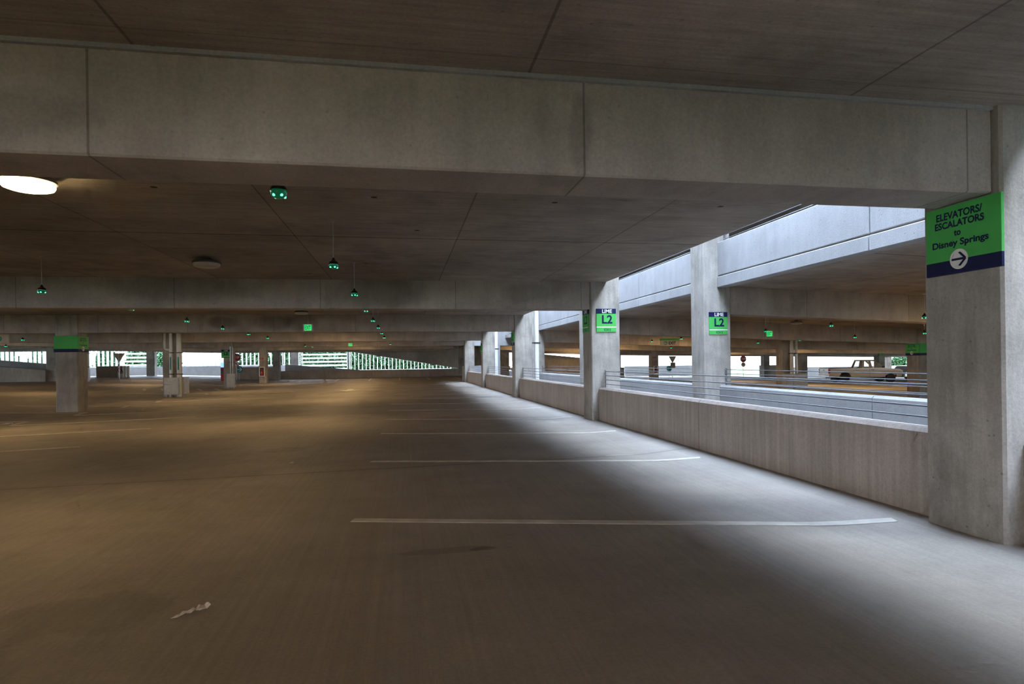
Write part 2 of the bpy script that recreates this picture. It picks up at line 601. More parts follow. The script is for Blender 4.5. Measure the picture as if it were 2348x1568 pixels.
def keep_ceil(x, y):
    if 4.34 < x < 6.95 and y < 42:
        return False
    if -12.5 < x < 6.95 and y > 63.5:
        return False
    return not (y > 68.3)


yc = sorted(set(frange(-30, 42, 6) + [50, 63.5, 68.3]))
xc = sorted(set([-46, -40, -33, -28, -24, -20, -16, -14, -12.5, -6, 0, 4.34, 6.95, 14, 21.5, 30, 40, 52, 62]))
tag(slab('ceiling', xc, yc, keep_ceil, lambda x, y: zceil(x, y) + 0.2, zceil, C_CEIL), kind='structure')
# the storey above and the roof deck
xr = [-46, -20, -6, 4.34, 6.95, 20, 40, 62]
tag(slab('ceiling_upper', xr, yc, keep_ceil, lambda x, y: 6.42 + zopp(x), lambda x, y: 6.2 + zopp(x), C_CEIL), kind='structure')
tag(slab('floor_lower', [-46, 4, 8, 70], [-30, 42, 72], lambda x, y: True, lambda x, y: -3.3, lambda x, y: -3.5, C_FLOOR), kind='structure')
tag(slab('ground', [-200, 200], [-120, 300], lambda x, y: True, lambda x, y: -3.6, lambda x, y: -3.9, M_GROUND), kind='structure')

# beams: one across each bay on each column line
for k in range(-3, 7):
    yb0, yb1 = Y0 - 0.571 + BAY * k, Y0 - 0.116 + BAY * k
    nm = ORD[k] if 0 <= k < 15 else 'rear'
    o = B().box(-10.7, XC, yb0, yb1, 2.396, 3.0, bev=0.012).done('beam', C_BEAM)
    tag(o, f'{nm} deep grey concrete beam from the camera spanning the parking aisle', 'beam', 'beams over the near deck', 'structure')
    g = B()
    for i in range(8):
        a, c = -40 + i * 3.66, -40 + (i + 1) * 3.66
        g.box(a, c, yb0, yb1, 2.396, 3.0, warp=zleft)
    o = g.done('beam', C_BEAM)
    tag(o, f'{nm} concrete beam from the camera beyond the sign column at left', 'beam', 'beams over the left deck', 'structure')
    g = B()
    g.box(7.24, 21.5, yb0, yb1, 2.30, 2.96, warp=zopp)
    g.box(21.5, 60, yb0, yb1, 2.30, 2.96, warp=zopp)
    o = g.done('beam', C_BEAM)
    tag(o, f'{nm} concrete beam from the camera over the deck across the light well', 'beam', 'beams over the opposite deck', 'structure')

# columns
def column(x0, yfar, z0, z1, label, kind='structure', w=WX, d=WY):
    o = B().box(x0, x0 + w, yfar - d, yfar, z0, z1, bev=0.018).done('column', C_COL, origin=(x0 + w / 2, yfar - d / 2, z0))
    return tag(o, label, 'column', 'concrete columns', kind)


for k in range(-2, 5):
    yf = Y0 + BAY * k
    lab = ['large concrete column at right edge carrying the big green elevator sign', 'concrete column with two green level signs beside the parapet',
           'third concrete column along the parapet, white pipe behind it', 'fourth concrete column along the parapet, far down the aisle', 'last concrete column where the parapet row ends']
    lb = lab[k] if k >= 0 else 'concrete column behind the camera on the parapet line'
    column(XC, yf, -3.4, 7.0, lb)
    lab2 = ['hidden concrete column across the light well beside the big sign column', 'concrete column across the light well with one faded level sign', 'concrete column across the light well behind the nearer white pipe',
            'concrete column across the light well behind the farther white pipe', 'end column of the light well on the opposite side']
    if k == 4:
        continue
    column(6.6, yf, -3.4, 7.0, lab2[k] if k >= 0 else 'concrete column behind the camera across the light well')
for k in range(0, 7):
    yf = Y0 + BAY * k
    lab = {2: 'left concrete column wrapped by a green and navy sign', 3: 'concrete column behind two white drain pipes and grey guards', 4: 'dark concrete column with conduit and a steel guard box',
           5: 'concrete column holding the fire extinguisher cabinet', 6: 'concrete column at the left end of the far low wall'}
    column({4: -10.85, 5: -10.80, 6: -11.64, 2: -10.93}.get(k, -11.04), yf, zfloor(-10.7, yf) - 0.1, 2.99, lab.get(k, 'left row concrete column outside the view'), w={4: 0.52, 5: 0.52, 6: 0.60}.get(k, WX))
    labr = {2: 'brown lit column across the well with a wrapped elevator sign', 3: 'column across the well with drain pipes and two guard panels', 5: 'column across the well with extinguisher and red label'}
    column(20.85, yf, zopp(21) - 0.1, 2.95 + zopp(21), labr.get(k, f'column in the middle row of the opposite deck, {ORD[k]} back'))
for k, x in ((3, 35.3), (5, 35.0), (6, 37.2)):
    column(x, Y0 + BAY * k, zopp(35) - 0.1, 2.95 + zopp(35), f'far column of the opposite deck seen against bright daylight, row {ORD[k]}')
column(42.9, 49.84, zopp(43) - 0.1, 2.9 + zopp(43), 'column behind the pickup cab wearing two small green level signs')
for x in (58.5, 62.0):
    column(x, 66.4, zopp(x) - 0.1, 3.0 + zopp(x), f'pale column in the daylight past the pickup nose, {"nearer" if x < 60 else "farther"} of two')
column(-25.3, Y0 + BAY * 5, 0.2, 3.27, 'brown column at the end of the sloped wall at far left')
column(-24.9, 66.2, 0.2, 3.3, 'grey column between two banks of horizontal louvers', w=0.75)
column(5.2, 59.2, -0.1, 2.99, 'end column at the right end of the far low wall')
column(6.5, 58.4, -0.1, 2.95, 'pale lit column beyond the far end of the light well', w=0.4)
column(-13.45, 68.6, 0.1, 3.1, 'grey column in the facade left of the green slats', w=0.45)
column(-11.75, 68.6, 0.1, 3.1, 'grey column in the facade beside the wide louver bank', w=0.8)


# ------------------------------------------------------------------ parapets and cable rails along the light well
def parapet(name, x0, x1, ya, yb, z0, z1, label, mat=C_PAR, joint=True):
    r = thing(name, label, 'parapet', ((x0 + x1) / 2, (ya + yb) / 2, z0), kind='structure')
    cx, cy = (x0 + x1) / 2, (ya + yb) / 2
    ym = cy - 0.25
    for (a, c) in (((ya, ym - 0.008), (ym + 0.008, yb)) if joint else ((ya, yb),)):
        g = B()
        h = z1 - z0
        g.prism([(x0 - cx, 0), (x1 - cx, 0), (x1 - cx, h - 0.02), (x1 - cx - 0.02, h), (x0 - cx + 0.035, h), (x0 - cx, h - 0.035)], 'y', a - cy, c - cy)
        g.done('panel', mat, r)
    return r


def cable_rail(x, ya, yb, z0, label, heights, posts=True):
    r = thing('cable_railing', label, 'railing', (x, (ya + yb) / 2, z0), group='cable railings on the parapets')
    cy = (ya + yb) / 2
    for h in heights:
        B().tube([(0, ya - cy, h), (0, yb - cy, h)], 0.0075, 8).done('cable', M_CABLE, r, True)
    for y in (ya + 0.05, yb - 0.05):
        g = B()
        g.box(-0.006, 0.006, y - cy - 0.025, y - cy + 0.025, -0.03, max(heights) + 0.03)
        g.done('post', M_CABLE, r)
        for h in heights:
            B().lathe([(0.016, -0.012), (0.016, 0.012)], 10, (0, y - cy, h), 'y').done('cable_clamp', M_STEEL, r)
    return r


RAIL_H = (0.075, 0.165, 0.255, 0.345)
for k in range(-2, 4):
    ya, yb = Y0 + BAY * k, Y0 + BAY * (k + 1) - WY
    w = 'behind the camera' if k < 0 else ['in the nearest bay', 'in the second bay from the camera', 'in the third bay from the camera', 'in the farthest bay before the crossing'][k]
    zc = 0.705 if k < 1 else 0.70
    parapet('parapet_wall', 4.14, 4.34, ya, yb, -0.02, zc, f'low concrete parapet {w} along the parking stalls')
    cable_rail(4.27, ya + 0.02, yb - 0.02, zc, f'four-cable railing on the near parapet {w}', RAIL_H)
    parapet('parapet_wall', 6.95, 7.15, ya, yb, -0.02, 0.70, f'low concrete parapet {w} across the light well', C_PREC)
    cable_rail(7.08, ya + 0.02, yb - 0.02, 0.70, f'four-cable railing on the opposite parapet {w}', RAIL_H)
    # slab edge and upper storey parapet across the well
    r = thing('spandrel', f'upper storey precast spandrel {w} across the light well', 'spandrel', (6.92, (ya + yb) / 2, 2.88), kind='structure')
    cyy = (ya + yb) / 2
    for (a, c) in ((ya - cyy, -0.26), (-0.24, yb - cyy)):
        B().box(0, 0.25, a, c, 0.0, 0.235, bev=0.012).done('edge_band', C_PREC, r)
        B().box(0.02, 0.2, a, c, 0.262, 1.0, bev=0.012).done('panel', C_PREC, r)
    B().box(0.06, 0.2, ya - cyy, yb - cyy, 0.2, 0.3).done('recess', C_WALL, r)
    cable_rail(7.08, ya + 0.02, yb - 0.02, 3.88, f'cable railing above the upper spandrel {w}', RAIL_H[:3])
    # upper storeys on both sides, seen only as what shuts off the sky
    o = B().box(4.14, 4.34, ya, yb, 3.16, 3.88, bev=0.012).done('parapet_wall', C_PREC)
    tag(o, f'upper storey parapet above the near deck {w}', 'parapet', kind='structure')
    for x0 in (4.14, 6.95):
        o = B().box(x0, x0 + 0.2, ya, yb, 6.05, 7.1 if x0 < 5 else 6.5, bev=0.012).done('roof_parapet', C_PREC)
        tag(o, f'roof deck parapet {w} {"above the near deck" if x0 < 5 else "across the light well"}', 'parapet', kind='structure')
# deck edge under the opposite parapet
for x0, nm in ((4.2, 'near'), (6.94, 'opposite')):
    tag(B().box(x0, x0 + (0.15 if x0 < 5 else 0.12), -20, 42, -0.75, -0.02).done('trim_1' if x0 < 5 else 'trim_2', C_PREC), kind='structure')
# wall that closes the far end of the well
tag(B().box(4.34, 7.8, 41.6, 42.0, 2.40, 7.1, bev=0.012).done('wall_well_end', C_PREC), kind='structure')
tag(B().box(6.1, 6.6, 41.6, 42.0, -3.4, 2.40, bev=0.012).done('wall_well_pier', C_PREC), kind='structure')
tag(B().prism([(XC - 14.6, 2.982), (XC - 0.02, 2.982), (XC - 0.02, 2.955), (XC - 14.6, 2.955)], 'y', Y0 - 0.60, Y0 - 0.572).done('trim_4', C_PREC), kind='structure')
parapet('parapet_wall', 4.46, 6.08, 41.8, 42.0, -0.02, 1.05, 'low concrete parapet closing the far end of the light well', C_PREC, joint=False)
tag(B().box(3.99, 4.45, 41.0, 42.0, -0.02, 1.02, bev=0.012).done('trim_3', C_PREC), kind='structure')

# ------------------------------------------------------------------ far end of the decks
tag(B().box(-11.0, 5.2, YEND - 0.1, YEND + 0.1, -0.3, 0.70, bev=0.012).done('wall_far', C_WALL), kind='structure')
tag(B().box(-15.0, -11.1, YEND - 0.2, YEND, -0.1, 1.12, bev=0.012).done('wall_far_left', C_WALL), kind='structure')
tag(B().box(-26.4, -24.05, 58.9, 59.1, -0.1, 1.36, bev=0.012).done('wall_left_low', C_WALL), kind='structure')
tag(B().prism([(-34, 2.05), (-25.2, 1.12), (-25.2, 0.0), (-34, 0.0)], 'y', 48.9, 49.1).done('wall_ramp_left', C_WALL), kind='structure')
tag(B().prism([(-40, 2.75), (-26.5, 1.45), (-26.5, 0.0), (-40, 0.0)], 'y', 54.9, 55.1).done('wall_ramp_back', C_PREC), kind='structure')
# ramp rising behind the far wall
tag(B().prism([(-8.5, 3.08), (5.7, 0.67), (5.7, 3.9), (-8.5, 3.9)], 'y', 62.6, 62.8).done('wall_ramp_far', C_WALL), kind='structure')
tag(B().prism([(-8.5, 3.08), (5.7, 0.67), (5.7, 0.92), (-8.5, 3.33)], 'y', 62.8, 67.2).done('ramp_slab', C_CEIL), kind='structure')
tag(B().prism([(-11.6, 1.32), (-4.0, 0.62), (-4.0, 0.0), (-11.6, 0.0)], 'y', 64.0, 64.2).done('wall_ramp_low', C_PREC), kind='structure')
# wall with sloped top across the well, and walls beyond
tag(B().prism([(12.0, 2.2), (20.5, 1.32), (20.5, -0.4), (12.0, -0.4)], 'y', 60.2, 60.4).done('wall_ramp_right', C_WALL), kind='structure')
tag(B().box(6.9, 10.5, 60.5, 60.7, -0.2, 2.95).done('wall_stair', C_WALL), kind='structure')
tag(B().box(26.2, 40.0, 69.9, 70.1, -0.7, 0.55, bev=0.012).done('wall_right_far', C_PREC), kind='structure')
tag(B().box(40.3, 43.2, 64.0, 64.2, -0.9, 0.5, bev=0.012).done('wall_right_mid', C_WALL), kind='structure')
tag(B().box(46.0, 75.0, 69.9, 70.1, -1.3, 0.10, bev=0.012).done('wall_right_end', C_PREC), kind='structure')
tag(B().box(19.0, 23.2, 62.0, 62.2, -0.7, 0.50, bev=0.012).done('wall_right_low', C_WALL), kind='structure')
tag(B().box(-41.0, -10.9, 69.9, 70.1, -0.2, 1.24, bev=0.012).done('wall_facade_left', C_PREC), kind='structure')
tag(B().box(-10.9, 6.0, 69.9, 70.1, -0.2, 0.55, bev=0.012).done('wall_facade', C_PREC), kind='structure')


def screen(x0, x1, z0, z1, vertical, pitch, wide, label, y=70.0, tilt=0.6, thick=0.02):
    r = thing('slat_screen', label, 'screen', ((x0 + x1) / 2, y, z0), group='slat screens of the facade')
    cx = (x0 + x1) / 2
    g = B()
    dx, dz = math.cos(tilt) * wide / 2, math.sin(tilt) * wide / 2
    if vertical:
        x = x0 + pitch / 2
        while x < x1:
            u = x - cx
            g.prism([(u - dx, -dz), (u + dx, dz), (u + dx + thick * 0.5, dz - thick), (u - dx + thick * 0.5, -dz - thick)], 'z', 0, z1 - z0)
            x += pitch
    else:
        z = pitch / 2
        while z < z1 - z0:
            g.prism([(-dz, z - dx), (dz, z + dx), (dz - thick, z + dx + thick * .5), (-dz - thick, z - dx + thick * .5)], 'x', x0 - cx, x1 - cx)
            z += pitch
    g.done('slats', M_SLAT, r)
    g = B()
    for (a, c) in ((-(x1 - x0) / 2, -(x1 - x0) / 2 + 0.06), ((x1 - x0) / 2 - 0.06, (x1 - x0) / 2)):
        g.box(a, c, 0.1, 0.2, 0, z1 - z0)
    for zz in (0, z1 - z0 - 0.06):
        g.box(-(x1 - x0) / 2, (x1 - x0) / 2, 0.1, 0.2, zz, zz + 0.06)
    g.done('frame', M_SLAT, r)
    return r


screen(-41, -36, 1.24, 3.5, True, 0.42, 0.26, 'vertical white slats above the sloped wall at far left')
screen(-33.0, -29.0, 1.24, 3.3, True, 0.42, 0.22, 'vertical white slats left of the triangular sign')
screen(-28.8, -25.8, 1.24, 3.3, False, 0.40, 0.22, 'horizontal white louvers behind the triangular sign')
screen(-24.8, -22.9, 1.24, 3.3, False, 0.40, 0.22, 'horizontal white louvers left of the white drain pipes')
screen(-22.8, -17.9, 1.24, 3.2, True, 0.42, 0.43, 'wide white vertical slats right of the white drain pipes')
screen(-17.7, -13.6, 1.24, 3.2, True, 0.42, 0.15, 'vertical white slats behind the red octagonal sign')
screen(-13.0, -11.0, 1.24, 3.2, True, 0.5, 0.14, 'two white slats in front of green trees')
screen(-10.9, -6.1, 0.55, 3.3, False, 0.40, 0.20, 'wide bank of horizontal white louvers behind the far wall')
screen(-5.9, 5.4, 0.55, 3.3, True, 0.41, 0.075, 'long row of thin white fins in front of green trees')
g = B().box(-6.03, -5.93, 69.8, 69.95, 0.5, 3.2)
tag(g.done('mullion', M_DARK), 'dark upright between the louver bank and the fins', 'mullion')

# ------------------------------------------------------------------ painted markings
R_IN = [(-0.45, 5.47), (-0.45, 8.69), (-0.44, 12.1), (-0.43, 15.1), (-0.41, 18.0), (-0.40, 20.7), (-0.4, 23.8), (-0.4, 26.6), (-0.4, 29.6), (-0.4, 32.6), (-0.4, 35.6), (-0.4, 38.6)]
R_OUT = [(3.81, 4.23), (3.82, 7.46), (3.82, 10.68), (3.81, 13.65), (3.79, 16.7)]


def stripe(p0, p1, w, label, group, name='stall_line'):
    n = 22
    d = Vector((p1[0] - p0[0], p1[1] - p0[1], 0))
    nrm = Vector((-d.y, d.x, 0)).normalized() * (w / 2)
    o0 = Vector((p0[0], p0[1], zfloor(*p0)))
    g = B()
    prev = None
    for i in range(n + 1):
        p = Vector((p0[0], p0[1], 0)) + d * (i / n)
        row = []
        for s in (-1, 1):
            q = p + nrm * s
            z = zfloor(q.x, q.y)
            row.append((g.bm.verts.new((q.x, q.y, z + 0.001)), g.bm.verts.new((q.x, q.y, z + 0.005))))
        if prev:
            (a0, a1), (b0, b1) = prev
            (c0, c1), (d0, d1) = row
            g.bm.faces.new((a1, b1, d1, c1))
            g.bm.faces.new((a0, c0, d0, b0))
            g.bm.faces.new((a0, a1, c1, c0))
            g.bm.faces.new((b0, d0, d1, b1))
        else:
            g.bm.faces.new((row[0][0], row[1][0], row[1][1], row[0][1]))
        prev = row
    g.bm.faces.new((prev[0][0], prev[0][1], prev[1][1], prev[1][0]))
    o = g.done(name, M_LINE, origin=tuple(o0))
    return tag(o, label, 'stall line', group)


for i, p in enumerate(R_IN):
    q = R_OUT[i] if i < len(R_OUT) else (3.8, p[1] - 1.15)
    stripe(p, q, 0.105, f'white stall line on the parapet side, {ORD[i]} from the camera', 'parapet side stall lines')
for i in range(12):
    y = 11.9 + 3.03 * i
    stripe((-5.6, y), (-9.55, y - 0.95), 0.105, f'white stall line on the left side of the aisle, {ORD[i]} from the camera', 'left side stall lines')
    if i in (6, 8, 9, 10):
        continue
    stripe((-9.95, y + 0.25), (-14.0, y + 1.2), 0.105, f'white stall line beyond the left columns, {ORD[i]} from the camera', 'far left stall lines')
    stripe((-9.62, y - 0.78), (-9.85, y + 0.30), 0.13, f'short slanted white end line between the left columns, {ORD[i]} from the camera', 'left row end lines', 'end_line')
for i, (x, xx) in enumerate(((-8.0, -8.75), (-5.25, -5.8), (-2.65, -2.9), (-0.3, -0.3), (2.05, 2.15), (4.4, 4.7))):
    stripe((x, 49.6 - 0.3 * i), (xx, 58.4), 0.11, f'white line at the far wall, {ORD[i]} of six from the left', 'stall lines at the far wall')
stripe((-19.0, 52), (-13.0, 50.6), 0.2, 'long white line across the far left driveway', 'driveway lines', 'lane_line')
stripe((-23.5, 56.5), (-21.0, 56.0), 0.2, 'short white dash on the far left driveway', 'driveway lines', 'lane_line')
for i in range(5):
    stripe((-15.4 + 1.0 * i, 40.2), (-14.4 + 1.0 * i, 37.6), 0.16, f'diagonal white hatch line past the drain pipes, {ORD[i]} from the left', 'hatched no-parking area', 'hatch_line')
for i in range(8):
    y = 14.5 + 3.05 * i
    stripe((12.2, y), (7.5, y - 1.2), 0.105, f'white stall line on the opposite deck, {ORD[i]} along its parapet', 'opposite deck stall lines')
    stripe((16.8, y + 1), (20.6, y), 0.105, f'white stall line on the opposite deck, {ORD[i]} along its middle columns', 'opposite deck stall lines')
# direction arrow in the aisle
g = B()
z = zfloor(-2.8, 33) + 0.003
flatp = [(-2.95, 34.4), (-2.65, 34.4), (-2.65, 33.0), (-2.3, 33.0), (-2.8, 31.4), (-3.3, 33.0), (-2.95, 33.0)]
g.prism(flatp, 'z', z, z + 0.004)
tag(g.done('aisle_arrow', M_LINE), 'painted white arrow in the middle of the driving aisle', 'floor arrow')


# ------------------------------------------------------------------ ceiling lights and parking indicators
def lamp(x, y, lit, label, zc=None, power=1.0):
    zc = zceil(x, y) if zc is None else zc
    r = thing('ceiling_light', label, 'ceiling light', (x, y, zc), group='round ceiling lights')
    B().lathe([(0.06, 0.0), (0.06, -0.03), (0.16, -0.035), (0.205, -0.06), (0.21, -0.085), (0.19, -0.09)], 32).done('housing', M_LAMPBODY, r, True)
    B().lathe([(0.195, -0.080), (0.196, -0.115), (0.185, -0.135), (0.15, -0.147), (0.07, -0.152), (0.0, -0.154)], 32).done('diffuser', M_LAMPON if lit else M_LAMPOFF, r, True)
    if lit:
        ld = bpy.data.lights.new('lamp_glow', 'AREA')
        ld.shape = 'DISK'
        ld.size = 0.38
        ld.energy = LAMP_W * power
        ld.color = LAMP_COL
        lo = bpy.data.objects.new('lamp_glow', ld)
        COL.objects.link(lo)
        lo.parent = r
        lo.location = (0, 0, -0.16)
    return r


lamp(-3.18, 5.95, True, 'lit round ceiling light glowing warm at the left picture edge', power=0.3)
lamp(-3.02, 10.3, False, 'unlit round ceiling light between the first two beams beyond the camera')
lamp(-3.08, 19.75, False, 'unlit round ceiling light above the exit sign')
for i, (x, y) in enumerate(((-3.1, 14.9), (-3.1, 24.2), (-3.1, 28.8), (-3.1, 33.4), (-3.1, 38.0), (-3.1, 42.6), (-3.4, 47.5), (-3.4, 54.0), (-9.0, 46.5), (-17.5, 15.1), (-17.5, 24.2), (-17.5, 33.4), (-17.5, 45.0), (-19.5, 52.5), (-17.5, 5.9), (-8.6, 26.5), (-8.6, 15.3), (-24.0, 38.0), (-8.6, 34.5))):
    lamp(x, y, True, f'lit round ceiling light added out of sight behind the beams deep in the deck', power=0.68)  # mostly added at spots the beams hide, to spread warm light evenly
for i, (x, y) in enumerate(((-3.1, -3.2), (-3.1, -7.8), (-3.1, -12.3), (-10.0, -5.5), (-17.5, -3.2))):
    lamp(x, y, True, f'lit round ceiling light added out of view behind or beside the camera, {ORD[i]}', power=2.2)  # added lamps out of view; their floor bounce brightens the first beam
lamp(14.2, 20.2, False, 'unlit round ceiling light over the opposite deck')
for i, (x, y) in enumerate(((14.2, 29.0), (14.2, 11.0), (14.2, 38.2), (28.0, 24.2), (28.0, 33.4), (28.0, 38.2), (28.0, 15.0), (14.2, 47.5), (14.2, 2.0), (35.0, 36.0), (39.5, 33.4), (46.0, 40.5), (14.2, 24.6), (14.2, 15.4), (20.0, 6.0), (28.0, 47.5), (14.2, 33.6), (9.4, 48.0), (16.5, 56.5))):
    lamp(x, y, True, 'lit round ceiling light added out of sight behind the beams of the opposite deck', power=1.7)  # added unseen lamps that brighten the opposite deck, stair and ramp wall
for i, (x, y, z) in enumerate(((-2.5, 64.5, 2.10), (3.1, 64.5, 1.14))):
    lamp(x, y, False, f'dark round light under the sloped ramp, {"upper" if i == 0 else "lower"} one', zc=z)


def make_bulb():
    r = thing('parking_indicator', 'x', 'indicator light')
    h = 0.0
    B().lathe([(0.055, 0.0), (0.055, -0.012), (0.02, -0.022), (0.008, -0.03)], 20).done('ceiling_plate', M_STEEL, r, True)
    B().tube([(0, 0, -0.02), (0, 0, -0.458)], 0.006, 10).done('stem', M_STEEL, r, True)
    up = [(0.007, -0.448), (0.013, -0.458), (0.019, -0.472), (0.022, -0.480)]
    up += [(0.058 * math.cos(t), -0.532 + 0.052 * math.sin(t)) for t in (1.1, 0.9, 0.7, 0.45, 0.25, 0.08)]
    B().lathe(up, 24).done('housing', M_BULB, r, True)
    dn = [(0.058 * math.cos(t), -0.532 - 0.052 * math.sin(t)) for t in (-0.08, 0.1, 0.3, 0.5, 0.75, 1.0, 1.25)] + [(0.0, -0.584)]
    ln = B().lathe(dn, 24).done('lens', M_LENS, r, True)
    for a in (-2.2, -0.95, 0.6, 2.2):
        c = (0.043 * math.cos(a), 0.043 * math.sin(a), -0.564)
        B().lathe([(0.0, -0.010), (0.0075, -0.007), (0.010, 0.0), (0.0075, 0.007), (0.0, 0.010)], 10, c).done('led', M_LED, ln, True)
    return r


ROWS = [
    ('along the parapet side of the aisle', 'indicator row on the parapet side', [(-0.82, 4.38), (-0.80, 7.53), (-0.79, 10.57), (-0.79, 13.77), (-0.79, 17.0), (-0.78, 20.3), (-0.8, 24.1), (-0.82, 28.2), (-0.83, 31.4), (-0.75, 37.9), (-0.66, 40.6)]),
    ('along the left side of the aisle', 'indicator row on the left of the aisle', [(-5.40, 10.41), (-5.41, 13.54), (-5.5, 17.06), (-5.57, 20.5), (-5.69, 24.3), (-5.76, 27.9), (-5.95, 32.2), (-6.05, 40.1), (-5.92, 42.3)]),
    ('crosswise before the far wall', 'indicator row before the far wall', [(-8.6, 50.6), (-6.3, 50.6), (-3.9, 50.6), (-1.5, 50.6), (0.94, 50.6), (3.36, 50.6)]),
    ('left of the wrapped sign column', 'indicators in the left deck', [(-15.3, 28.1), (-20.5, 36.2)]),
    ('on the opposite deck nearest the light well', 'indicator row across the light well', [(11.95, 12.3), (11.95, 15.45), (11.95, 18.62), (11.95, 24.93), (11.95, 28.11), (11.95, 31.08)]),
    ('on the opposite deck beyond the first row', 'second indicator row across the light well', [(16.5, 17.0), (16.5, 20.07), (16.5, 23.26), (16.5, 26.35), (16.5, 35.84)]),
]
bulb0 = make_bulb()
first = True
for desc, grp, pts in ROWS:
    for i, (x, y) in enumerate(pts):
        zc = 2.98 if x < 5 else 2.78 if x < 14 else 2.62
        if x < 5:
            zc = 3.0
        else:
            zc = zceil(x, y)
        lab = f'green indicator globe {desc}, {ORD[i]} from the {"left" if "crosswise" in desc else "camera"}'
        if first:
            bulb0.location = (x, y, zc - 0.0)
            bulb0['label'] = lab
            bulb0['group'] = grp
            first = False
        else:
            copy_tree(bulb0, (x, y, zc), rz=random.uniform(-0.5, 0.5), label=lab, group=grp)


# ------------------------------------------------------------------ signs
def elevator_sign(label, loc, rz, w=0.6, h=0.5, right=True, text=True):
    r = thing('elevator_sign', label, 'sign', loc, rz, 'green elevator signs')
    B().box(-w / 2, w / 2, -0.012, 0.012, -h / 2 + 0.100, h / 2, bev=0.002).done('board', M_GREEN, r)
    B().box(-w / 2, w / 2, -0.012, 0.012, -h / 2, -h / 2 + 0.100, bev=0.002).done('navy_band', M_NAVY, r)
    if text:
        y = -0.0135
        for t, cx, cz, tw, th in (('ELEVATORS/', -0.02, 0.180, 0.37, 0.055), ('ESCALATORS', -0.02, 0.115, 0.395, 0.052), ('to', -0.03, 0.044, 0.055, 0.042), ('Disney Springs', -0.015, -0.032, 0.45, 0.064)):
            text_part(t, 'lettering', M_NAVY, r, cx, cz, tw, th, y)
        d = flat(B(), disc_pts(-0.02, -0.150, 0.073), -0.0145, -0.0125).done('arrow_disc', M_WHITE, r)
        g = B()
        for p in arrow_pts(-0.02, -0.150, 0.112, 0 if right else PI):
            flat(g, p, -0.0175, -0.015)
        g.done('arrow', M_NAVY, d)
    return r


def level_sign(label, loc, rz, w=0.44, h=0.5, row='ROW 8'):
    r = thing('level_sign', label, 'sign', loc, rz, 'green level signs')
    B().box(-w / 2, w / 2, -0.012, 0.012, -h / 2, h / 2 - 0.11, bev=0.002).done('board', M_GREEN, r)
    B().box(-w / 2, w / 2, -0.012, 0.012, h / 2 - 0.11, h / 2, bev=0.002).done('navy_band', M_NAVY, r)
    B().box(-w / 2, w / 2, -0.014, -0.0125, -h / 2 + 0.095, -h / 2 + 0.113).done('white_rule', M_WHITE, r)
    text_part('LIME', 'lettering', M_WHITE, r, 0.02, h / 2 - 0.055, 0.22, 0.078, -0.0135, bold=0.018)
    text_part('L2', 'lettering', M_NAVY, r, 0.02, 0.02, 0.235, 0.185, -0.0135)
    text_part(row, 'lettering', M_NAVY, r, 0.02, -h / 2 + 0.045, 0.15, 0.058, -0.0135, bold=0.015)
    return r


RW = -PI / 2   # faces -X
elevator_sign('large green elevator sign with right arrow on the nearest column', (XC - 0.012, 3.76, 2.135), RW, 0.60, 0.50)
level_sign('bright green level sign on the camera-facing side of the second column', (4.32, Y0 + BAY - WY - 0.012, 2.15), 0)
level_sign('shaded green level sign on the aisle side of the second column', (XC - 0.012, Y0 + BAY - 0.28, 2.16), RW)
level_sign('faded green level sign on the column across the light well', (6.93, Y0 + BAY - WY - 0.012, 2.08), 0)
level_sign('green level sign edge on the opposite second column, aisle side', (7.252, Y0 + BAY - 0.3, 2.06), PI / 2)
elevator_sign('green sign seen edge-on on the third column along the parapet', (XC - 0.012, Y0 + 2 * BAY - 0.3, 2.13), RW)
level_sign('green level sign seen edge-on on the fourth column along the parapet', (XC - 0.012, Y0 + 3 * BAY - 0.3, 2.0), RW)
yA = Y0 + 2 * BAY
elevator_sign('plain green and navy panel on the front of the left column', (-10.61, yA - WY - 0.014, 2.04), 0, 0.70, 0.52, text=False)
elevator_sign('green elevator sign with left arrow on the side of the left column', (-10.278, yA - 0.30, 2.04), PI / 2, 0.68, 0.52, right=False)
elevator_sign('green elevator sign with right arrow on the brown column across the well', (20.838, yA - 0.32, 1.57), RW, 0.68, 0.5)
elevator_sign('plain green panel on the front of the brown column across the well', (21.22, yA - WY - 0.014, 1.57), 0, 0.70, 0.5, text=False)
level_sign('small green level sign on the far column, left of its pair', (42.888, 49.52, 1.62), RW, 0.62, 0.5)
level_sign('small green level sign on the far column, right of its pair', (43.22, 49.19, 1.62), 0, 0.62, 0.5)
level_sign('green level sign on the dark column with conduit', (-10.72, Y0 + 4 * BAY - WY - 0.014, 2.0), 0, 0.5, 0.5)


def exit_sign(label, loc, zc):
    r = thing('exit_sign', label, 'exit sign', loc, 0, 'green exit signs')
    B().box(-0.15, 0.15, -0.03, 0.03, -0.11, 0.11, bev=0.006).done('case', M_EXITBOX, r)
    B().box(-0.105, 0.105, -0.034, -0.031, -0.095, 0.09).done('face', M_EXITPANEL, r)
    text_part('EXIT', 'lettering', M_EXITTXT, r, 0, -0.002, 0.17, 0.13, -0.036, bold=0.015)
    B().tube([(0, 0, 0.11), (0, 0, zc - loc[2] - 0.01)], 0.008, 8).done('hanger_rod', M_STEEL, r, True)
    B().lathe([(0.06, zc - loc[2]), (0.06, zc - loc[2] - 0.02)], 16).done('ceiling_plate', M_STEEL, r, True)
    return r


exit_sign('green exit sign hanging over the aisle before the fourth beam', (-2.92, 20.0, 2.44), 2.98)
exit_sign('small far green exit sign low under the beams', (-3.28, 40.0, 2.50), 2.98)
exit_sign('green exit sign hanging over the opposite deck', (12.96, 20.0, 2.17), zceil(12.96, 20))


